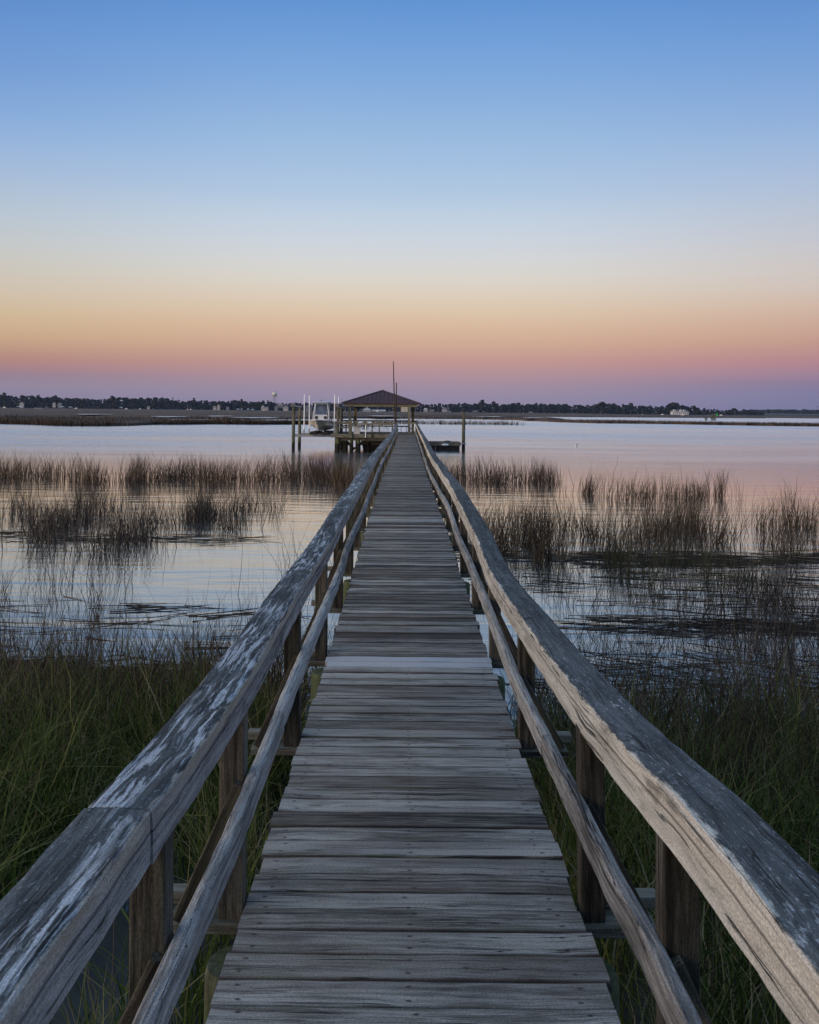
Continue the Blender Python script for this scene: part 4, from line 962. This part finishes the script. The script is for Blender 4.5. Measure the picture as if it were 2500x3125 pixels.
wood_mass('shoreline_wood', 'lower dark wood on the far point beyond the big white house', 2145, 2330, 7.5, 1405, 1, 0)
cen, rad = [], []
for q in range(900):
    xx = R.uniform(2270, 2700); Dd = R.uniform(2150, 2300); p = at(xx, 1255+R.uniform(-1.5, 2.0), Dd)
    cen.append((p[0], Dd, p[2]-R.uniform(0, 6))); rad.append(R.uniform(3.5, 6))
    cen.append((p[0]+R.uniform(-4, 4), Dd, p[2]-9)); rad.append(R.uniform(4, 7))
V, Fc, T = blobs(np.array(cen), np.array(rad))
tag(mesh_obj('shoreline_wood', V, Fc, M_leaf, None, None, T), 'faint bluish wood on the most distant shore', 'woodland', None, 'stuff')

M_trunk = plain('pine_bark', (0.05,0.04,0.035), .9)
# unseen wood behind the eye, added to keep low glow off the near walkway
cen, rad = [], []
for q in range(300):
    bx = R.uniform(-48, 70); hh = R.uniform(8, 15)
    cen.append((bx, R.uniform(-34, -22), R.uniform(0.5, hh))); rad.append(R.uniform(1.8, 3.4))
V, Fc, T = blobs(np.array(cen), np.array(rad))
tag(mesh_obj('shoreline_wood', V, Fc, M_leaf, None, None, T), 'unseen wood added behind the camera to shade the near walkway', 'woodland', None, 'stuff')
def tree(xs_, ytop, wpx, label, conic=False, D=1398):
    p = at(xs_, ytop, D); bx = p[0]; gz = shore_z(bx, D); hh = p[2]-gz; wm = wpx*D/F
    t = thing('shore_tree', label, 'tree', (bx, D, gz), 'single trees standing out of the far wood')
    bld(lambda mb: (mb.tube([(bx, D, gz-.3), (bx+R.uniform(-.2,.2), D, gz+hh*.5), (bx, D, gz+hh*.92)], [.32, .24, .1], 7), mb.tube([(bx, D, gz+hh*.6), (bx+wm*.25, D-.3, gz+hh*.78)], [.14, .05], 5), mb.tube([(bx, D, gz+hh*.55), (bx-wm*.25, D+.3, gz+hh*.74)], [.14, .05], 5)), 'trunk', M_trunk, t)
    cen, rad = [], []
    for q in range(34):
        zf = R.random(); a = R.uniform(0, 6.28)
        wr = wm*.5*((1-zf)*.9+.1 if conic else (math.sin(math.pi*(.15+.8*zf)))**.7)
        rr = wr*R.uniform(.2, .95); cen.append((bx+rr*math.cos(a), D+rr*math.sin(a), gz+hh*((.40 if conic else .58)+(.58 if conic else .38)*zf))); rad.append(wm*R.uniform(.09, .19))
    V, Fc, T = blobs(np.array(cen), np.array(rad), .7, .3)
    mesh_obj('crown', V, Fc, M_leaf, t, None, T)
for a in [(12,1197,17,'broad dark crown at the far end of the wood on the boat side'),(118,1204,16,'rounded tree rising left of the small dip above the first white house'),
          (170,1204,12,'small round crown just above the twin gabled house'),(345,1208,20,'wide crown where the wood rises again beyond the dip'),
          (528,1209,8,'small pointed conifer sticking up from the wood'),(592,1215,16,'rounded crown between the conifer and the water tower'),
          (738,1217,12,'low round crown midway toward the water tower'),(819,1219,7,'tiny flat topped crown just before the water tower'),
          (1472,1220,18,'tallest round crown beyond the lone mooring pile'),(1508,1224,14,'rounded crown next to the tallest round crown'),
          (1838,1226,26,'broad dome shaped crown before the gap in the wood'),(1902,1232,9,'small tree standing in the gap of the wood'),
          (1926,1229,18,'rounded crown just past the gap in the wood'),(2055,1230,40,'broad dark crown behind the big white house'),
          (2118,1237,16,'small crown on the slope past the big white house'),(2150,1245,11,'single round bush beyond the channel pilings'),
          (2240,1245,18,'last rounded crown before the distant shore')]:
    tree(a[0], a[1], a[2], a[3], 'conifer' in a[3])

# ------------------------------------------------------------------ houses, boats and marks along the far shore
M_hw = plain('pale_house_wall', (0.33,0.33,0.34), .7, var=.06, sc=.4)
M_hw2 = plain('cream_house_wall', (0.52,0.47,0.36), .7, var=.06, sc=.4)
M_hw3 = plain('grey_house_wall', (0.15,0.155,0.165), .7, var=.1, sc=.4)
M_hr = plain('grey_house_roof', (0.13,0.13,0.14), .8, var=.15, sc=.6)
M_hr2 = plain('pale_metal_house_roof', (0.34,0.36,0.38), .6, var=.1, sc=.6)
M_shingle = plain('white_shingle_wall', (0.50,0.50,0.50), .7, var=.06, sc=.4)
M_win = plain('dark_window_glass', (0.03,0.035,0.045), .15, var=.1)
def house(xc, wpx, y0, y1, label, wall=M_hw, roof=M_hr, gable='front', cols=3, rows=2, D=1390, frac=.32, cupola=False):
    """y0 top of roof, y1 foot (survey pixels)"""
    b = at(xc, y1, D); X = b[0]; gz = b[2]; s = D/F; wm = wpx*s; hh = (y1-y0)*s; hw = hh*(1-frac); dp = wm*.6
    t = thing('shore_house', label, 'house', (X, D, gz), 'houses along the far shore')
    bld(lambda mb: mb.box((X-wm/2, D, gz-1.5), (X+wm/2, D+dp, gz+hw)), 'wall', wall, t)
    o = .4
    def rf(mb):
        if gable == 'front':
            mb.prism([(X-wm/2-o, gz+hw+.003), (X+wm/2+o, gz+hw+.003), (X+wm/2+o, gz+hw+.3), (X, gz+hh), (X-wm/2-o, gz+hw+.3)], D-.02, D+dp+o)
        else:
            mb.add([(X-wm/2-o, D-o, gz+hw+.003), (X+wm/2+o, D-o, gz+hw+.003), (X+wm/2+o, D+dp+o, gz+hw+.003), (X-wm/2-o, D+dp+o, gz+hw+.003), (X-wm/2+(dp/2 if gable == 'hip' else 0), D+dp/2, gz+hh), (X+wm/2-(dp/2 if gable == 'hip' else 0), D+dp/2, gz+hh)], [(0,1,5,4),(1,2,5),(2,3,4,5),(3,0,4),(3,2,1,0)])
    r_ = bld(rf, 'roof', roof if gable != 'front' else roof, t)
    if gable == 'front':
        bld(lambda mb: mb.prism([(X-wm*.42, gz+hw+.32), (X+wm*.42, gz+hw+.32), (X, gz+hh-.35)], D-.10, D-.04), 'gable', wall, t)
    if cupola:
        bld(lambda mb: (mb.box((X-.9, D+dp/2-.9, gz+hh-.5), (X+.9, D+dp/2+.9, gz+hh+1.4)), mb.add([(X-1.2,D+dp/2-1.2,gz+hh+1.4),(X+1.2,D+dp/2-1.2,gz+hh+1.4),(X+1.2,D+dp/2+1.2,gz+hh+1.4),(X-1.2,D+dp/2+1.2,gz+hh+1.4),(X,D+dp/2,gz+hh+2.2)],[(0,1,4),(1,2,4),(2,3,4),(3,0,4),(3,2,1,0)])), 'cupola', wall, t)
    for i in range(cols):
        for j in range(rows):
            cx = X-wm/2+wm*(i+.5)/cols; cz = gz+hw*(j+.5)/rows; ww = min(wm/cols*.46, 1.5); wh = min(hw/rows*.5, 1.9)
            bld(lambda mb: mb.box((cx-ww/2, D-.06, cz-wh/2), (cx+ww/2, D-.003, cz+wh/2)), 'window', M_win, t)
    return t
house(66,12,1227,1241,'first pale gabled house half hidden at the end of the wood on the boat side')
house(165,9,1228,1240,'smaller of the twin pale houses below the small round crown', cols=2)
house(182,12,1229,1241,'darker of the twin houses below the small round crown', M_hw3)
house(453,7,1239,1247,'tiny white gable just before the lone thin mast', cols=1, rows=1)
house(655,9,1238,1250,'low pale block beside the steep white house', gable='hip', cols=2)
house(667,9,1234,1250,'steep white house with a tall gable in mid shore', cols=2)
house(695,9,1241,1250,'faint grey house alone between two clusters of houses', M_hw3, cols=2)
house(802,9,1236,1252,'tall narrow gabled house joined to a flat white block', cols=1, rows=3)
house(812,13,1241,1252,'flat white block beside the tall narrow gable', gable='side', cols=3, frac=.2)
house(843,9,1238,1252,'thin pale house directly under the water tower', M_hw3, cols=2)
house(855,16,1230,1243,'house with a wide pale gabled roof on the rise beside the water tower', M_hw3, M_hr2, cols=3, rows=1, frac=.5, D=1396)
house(872,15,1238,1250,'pale house close behind the outer lift piles', gable='hip', cols=3)
house(942,18,1237,1250,'broken pale house seen between the white guide poles', M_hw3, gable='hip')
house(980,15,1238,1252,'pale house seen through the windshield of the motorboat', gable='hip')
house(1120,26,1246,1260,'wide white house with a cupola seen under the pavilion roof', M_hw, M_hr2, gable='hip', cols=5, cupola=True)
house(1156,41,1250,1260,'long low marina shed with a pale roof seen under the pavilion', M_hw3, M_hr2, gable='side', cols=7, rows=1, frac=.45)
house(1234,20,1236,1260,'cream apartment block of four storeys behind the pavilion posts', M_hw2, M_hr, gable='hip', cols=5, rows=4, frac=.12)
house(1299,12,1245,1260,'white house with a greenish hipped roof just past the pavilion', M_hw, M_hr2, gable='hip')
house(1318,16,1250,1260,'low grey house beside the greenish roofed house', M_hw3, gable='side')
house(1357,16,1244,1261,'tall white house with dark windows near the lone mooring pile', M_hw, M_hr, gable='hip', cols=3, rows=3)
house(1371,10,1254,1261,'low white annex beside the tall white house', cols=2, rows=1, gable='side')
house(1451,15,1253,1262,'dim grey house in the wood just past the lone mooring pile', M_hw3, gable='side')
house(1620,11,1256,1264,'small white house with a pale roof by a thin mast', M_hw3, M_hr2, cols=2, rows=1)
house(2486,11,1270,1275,'tiny pale house at the foot of the most distant shore', M_hw3, gable='side', cols=3, rows=1, D=1290)

def bigwhite():
    D = 1385; a = at(2053, 1271, D); b = at(2102, 1271, D); X0, X1, gz = a[0], b[0], a[2]; s = D/F; h = 14.5*s
    t = thing('apartment_house', 'big white shingled apartment house with three gables standing on the far shore', 'apartment house', ((X0+X1)/2, D, gz))
    bld(lambda mb: mb.box((X0, D, gz+.9), (X1, D+12, gz+h)), 'wall', M_shingle, t)
    bld(lambda mb: [mb.box((X0+k*(X1-X0)/9-.2, D-.3, gz-1.5), (X0+k*(X1-X0)/9+.2, D+.1, gz+.9)) for k in range(10)], 'stilts', M_hw3, t)
    bld(lambda mb: mb.add([(X0-.5,D-.5,gz+h),(X1+.5,D-.5,gz+h),(X1+.5,D+12.5,gz+h),(X0-.5,D+12.5,gz+h),(X0+1,D+6,gz+h+3.3),(X1-2,D+6,gz+h+3.3)], [(0,1,5,4),(1,2,5),(2,3,4,5),(3,0,4),(3,2,1,0)]), 'roof', M_hr, t)
    L = X1-X0
    for k, (c, wd_) in enumerate(((.10, 5.2), (.50, 5.2), (.70, 4.0))):
        cx = X0+L*c
        g_ = bld(lambda mb: mb.prism([(cx-wd_/2, gz+h-.3), (cx+wd_/2, gz+h-.3), (cx, gz+h+3.2)], D-.8, D+4), 'gable', M_shingle, t)
        bld(lambda mb: mb.box((cx-.7, D-.9, gz+h+.1), (cx+.7, D-.81, gz+h+1.3)), 'window', M_win, g_)
    for j in range(3):
        for i in range(8):
            cx = X0+L*(i+.5)/8; cz = gz+1.5+j*1.95
            bld(lambda mb: mb.box((cx-.75, D-.07, cz), (cx+.75, D-.003, cz+1.15)), 'window', M_win, t)
    for j in (1, 2):
        bld(lambda mb: mb.box((X0+L*.72, D-1.6, gz+.95+j*1.95), (X1, D-.08, gz+1.12+j*1.95)), 'balcony', M_shingle, t)
bigwhite()

M_bw = plain('white_boat_hull', (0.70,0.70,0.70), .4, var=.05)
def far_boat(xc, ywl, Lpx, label, mast=0.0, cabin=True, D=None, masts2=False):
    D = D or 1376
    b = at(xc, ywl, D); X = b[0]; s = D/F; L = Lpx*s; z0 = max(ZW, b[2]) if D < 1300 else b[2]
    h = max(.9, L*.14)
    t = thing('sailing_boat' if mast else 'moored_boat', label, 'sailboat' if mast else 'boat', (X, D, z0), 'boats moored along the far shore')
    def hf(mb):
        n = 10; V = []
        for q in range(n+1):
            s_ = q/n*2-1; bw_ = .16*L*(1-abs(s_)**2.5)+.02; yk = 1 if s_ < 1 else 1
            V += [(X+s_*L/2, D-bw_, z0+h*(1+.15*abs(s_))), (X+s_*L*.45, D-bw_*.6, z0), (X+s_*L*.45, D+bw_*.6, z0), (X+s_*L/2, D+bw_, z0+h*(1+.15*abs(s_)))]
        Fc = [(i*4+j, i*4+(j+1) % 4, (i+1)*4+(j+1) % 4, (i+1)*4+j) for i in range(n) for j in range(4)]+[(3,2,1,0), (n*4, n*4+1, n*4+2, n*4+3)]
        mb.add(V, Fc)
    bld(hf, 'hull', M_bw, t)
    if cabin: bld(lambda mb: mb.prism([(X-L*.22, z0+h*.9), (X+L*.18, z0+h*.9), (X+L*.10, z0+h*1.9), (X-L*.17, z0+h*1.9)], D-.10*L, D+.10*L), 'cabin', M_bw, t)
    if mast:
        bld(lambda mb: (mb.tube([(X+.02*L, D, z0+h*.9), (X+.02*L, D, z0+mast*s)], [.16, .10], 6), mb.tube([(X+.02*L, D, z0+h*2.2), (X-.4*L, D, z0+h*2.1)], .14, 5)), 'mast', M_alu, t)
for a in [(14,1245,10,'white boat moored at the very end of the shore on the boat side'),(232,1248,12,'white motor cruiser moored below the dip in the wood'),
          (386,1249,9,'small white boat just past the cruiser along the wood'),(428,1249,5,'tiny white boat before the long dark stretch of wood'),(582,1251,5,'tiny white boat beside the lone thin mast'),
          (806,1254,9,'white boat in front of the flat white block'),(1054,1258,12,'white yacht seen left of the front pavilion post', 24),(1078,1258,9,'white boat between the two left pavilion posts'),
          (1102,1259,13,'white sailboat just left of the house with the cupola', 19),(1152,1260,24,'large white yacht in front of the marina shed',26),(1199,1260,15,'white sailing yacht just left of the tall poles', 24),
          (1222,1261,14,'white cruiser in front of the cream apartment block'),(1268,1261,7,'white sailboat seen just past the pavilion posts',18),(1284,1261,10,'white sailboat in front of the greenish roofed house', 21),
          (1336,1262,13,'white ketch with a tall mast near the tall white house', 20),(1503,1264,8,'small white boat alone before the wood past the mooring pile'),(1597,1265,4,'thin masted sailboat by the small white house', 20),
          (1832,1269,6,'dark thin masted sailboat before the broad dome crown', 14),(1960,1267,8,'white motor boat before the gap past the dome crown'),(2002,1271,10,'white sailboat moored before the big white house', 17),
          (2022,1268,17,'long low white boat between the sailboat and the big white house'),(2161-77,1274,11,'white cabin boat moored directly before the big white house'),(2115,1270,7,'tiny white boat just past the big white house'),
          (2161,1270,9,'small white boat behind the channel pilings'),(2201,1275,11,'white fishing boat just past the green channel marker'),(2208,1271,6,'tiny white boat behind the fishing boat')]:
    far_boat(a[0], a[1], a[2], a[3], a[4] if len(a) > 4 else 0, D=(1100 if a[0] in (2084, 2201) else 1376))
def dock_roof(xc, ybase, wpx, label, roofm=M_hr2):
    D = 1378; b = at(xc, ybase, D); X, gz = b[0], b[2]; s = D/F; wm = wpx*s
    t = thing('shore_boathouse', label, 'boathouse', (X, D, gz), 'small boathouses along the far shore')
    bld(lambda mb: mb.add([(X-wm/2,D-3,gz+2.3),(X+wm/2,D-3,gz+2.3),(X+wm/2,D+3,gz+2.3),(X-wm/2,D+3,gz+2.3),(X-wm/5,D,gz+3.4),(X+wm/5,D,gz+3.4)], [(0,1,5,4),(1,2,5),(2,3,4,5),(3,0,4),(3,2,1,0)]), 'roof', roofm, t)
    for k in (-.4, 0, .4): bld(lambda mb: mb.beam((X+wm*k,D-2.5,gz-1.5),(X+wm*k,D-2.5,gz+2.3),.3,.3,up=(0,1,0)), 'post', M_post, t)
    bld(lambda mb: mb.box((X-wm*.5,D-3,gz),(X+wm*.5,D+3,gz+.4)), 'deck', M_hw3, t)
for a in [(62,1246,20,'pale roofed boathouse below the first pale house'),(190,1247,17,'pale roofed boathouse below the twin houses'),(215,1248,11,'smaller boathouse beside the white cruiser'),
          (370,1249,10,'lone boathouse before the second rise of the wood'),(727,1254,11,'first of two adjoining pale boathouse roofs'),(738,1254,8,'second of two adjoining pale boathouse roofs'),
          (758,1254,8,'small boathouse just before the flat white block'),(771,1255,12,'wider boathouse next to the flat white block'),(1415,1262,18,'dark low boathouse beside the lone mooring pile')]:
    dock_roof(*a)
def far_dock(x0, x1, y0, label):
    D = 1380; a = at(x0, y0, D); b = at(x1, y0+RO*(x1-x0), D); t = thing('shore_dock', label, 'dock', ((a[0]+b[0])/2, D, a[2]), 'long docks along the far shore')
    bld(lambda mb: mb.beam((a[0],D,a[2]),(b[0],D,b[2]),2.0,.8), 'deck', M_hw, t)
    bld(lambda mb: [mb.beam((a[0]+(b[0]-a[0])*k/6,D,a[2]-2.2),(a[0]+(b[0]-a[0])*k/6,D,a[2]-.4),.35,.35,up=(0,1,0)) for k in range(7)], 'piles', M_post, t)
far_dock(104, 130, 1245.5, 'thin pale dock between the first two boathouses')
far_dock(1668, 1694, 1264.5, 'short white dock below the middle of the wood')
far_dock(1716, 1765, 1265.5, 'long white dock below the middle of the wood')
# lone thin mast left of the middle
far_boat(572.6, 1251.5, 5, 'sailboat with the lone thin mast below the pointed conifer', 18)

# water tower
D = 2000; c = at(838, 1203, D); X, Zc = c[0], c[2]; gz = 6.0
wt = thing('water_tower', 'white water tower on thin legs rising behind the wood', 'water tower', (X, D, gz))
M_tank = plain('weathered_white_tank', (0.55,0.52,0.46), .6, var=.12, sc=.3)
bld(lambda mb: mb.tube([(X,D,Zc-5.2),(X,D,Zc-4.6),(X,D,Zc-3.4),(X,D,Zc-1.2),(X,D,Zc+1.6),(X,D,Zc+3.4),(X,D,Zc+4.4),(X,D,Zc+4.7)], [.6,2.4,4.1,5.1,5.1,4.0,2.4,.5], 24), 'tank', M_tank, wt, True)
bld(lambda mb: mb.tube([(X+5.5*math.cos(q*math.pi/10), D+5.5*math.sin(q*math.pi/10), Zc-1.6) for q in range(21)], .35, 6), 'walkway', M_dkmetal, wt)
for q in range(4):
    a = .5+q*math.pi/2
    bld(lambda mb: mb.tube([(X+5.9*math.cos(a),D+5.9*math.sin(a),gz),(X+5.0*math.cos(a),D+5.0*math.sin(a),Zc-1.6)], .28, 6), 'leg', M_hw3, wt)
bld(lambda mb: mb.tube([(X,D,gz),(X,D,Zc-4.6)], .5, 8), 'riser_pipe', M_hw3, wt)
bld(lambda mb: (mb.tube([(X-3,D,Zc+3.2),(X-3,D,Zc+5.4)], .45, 5), mb.tube([(X+1.6,D,Zc+4.0),(X+1.6,D,Zc+6.4)], .4, 5), mb.tube([(X+3,D,Zc+3.0),(X+3,D,Zc+5)], .45, 5)), 'antenna', M_dkmetal, wt)
# radio mast far off
p = at(2495, 1238, 2400); rm = thing('radio_mast', 'thin lattice radio mast on the most distant shore', 'radio mast', (p[0], 2400, 4))
bld(lambda mb: [mb.tube([(p[0]+k,2400,4),(p[0]+k*.4,2400,p[2])], .22, 4) for k in (-1.3, 1.3)], 'lattice', M_hw3, rm)
bld(lambda mb: mb.box((p[0]-1.6, 2399.2, p[2]-3.5), (p[0]+1.6, 2400.8, p[2]-1.5)), 'antenna_head', M_hw3, rm)
# channel marker and pilings
M_mgreen = plain('marker_green', (0.02,0.42,0.06), .5, var=.05)
D = 400
cmk = thing('channel_marker', 'grey pile cluster with a bright green channel board', 'channel marker', at(2178, 1277, D)[:2]+(ZW,))
for k in range(5):
    p = at(2171+3.2*k, 1279, D+R.uniform(-1, 1)); 
    bld(lambda mb: mb.tube([(p[0], p[1], ZW-.5), (p[0]+R.uniform(-.1,.1), p[1], ZW+R.uniform(2.6, 2.9))], .16, 7), 'pile', M_post, cmk)
p = at(2178, 1274, D); bld(lambda mb: [mb.beam((p[0]-.95, D-.3, ZW+.9+.42*k), (p[0]+.75, D-.3, ZW+.9+.42*k), .08, .36, t=.9) for k in range(5)], 'fender_boards', M_hw3, cmk)
p = at(2186, 1272, D); bld(lambda mb: mb.prism([(p[0]-.35, ZW+1.9), (p[0]+.45, ZW+1.9), (p[0]+.45, ZW+2.6), (p[0]+.05, ZW+3.1), (p[0]-.35, ZW+2.6)], D-.55, D-.48), 'green_board', M_mgreen, cmk)
cp = thing('pile_cluster', 'small cluster of bare pilings next to the green channel board', 'pilings', at(2156, 1277, D)[:2]+(ZW,))
for k in range(3):
    p = at(2152+3.6*k, 1279, D)
    bld(lambda mb: mb.tube([(p[0], p[1]+.3*k, ZW-.5), (p[0], p[1]+.3*k, ZW+1.6-.15*k)], .16, 7), 'pile', M_post, cp)

# ------------------------------------------------------------------ air
mh = bpy.data.materials.new('evening_haze'); mh.use_nodes = True; mh.node_tree.nodes.clear()
kh = NT(mh.node_tree)
pv = kh.n('ShaderNodeVolumePrincipled', {'Color': (0.50, 0.66, 1.0, 1), 'Density': 0.00005, 'Anisotropy': 0.1})
kh.n('ShaderNodeOutputMaterial', {'Volume': pv.outputs[0]})
mb = MB(); mb.box((-3050, -200, ZW-3.0), (3050, 3050, 60.0))
tag(mb.build('haze', mh), kind='stuff')
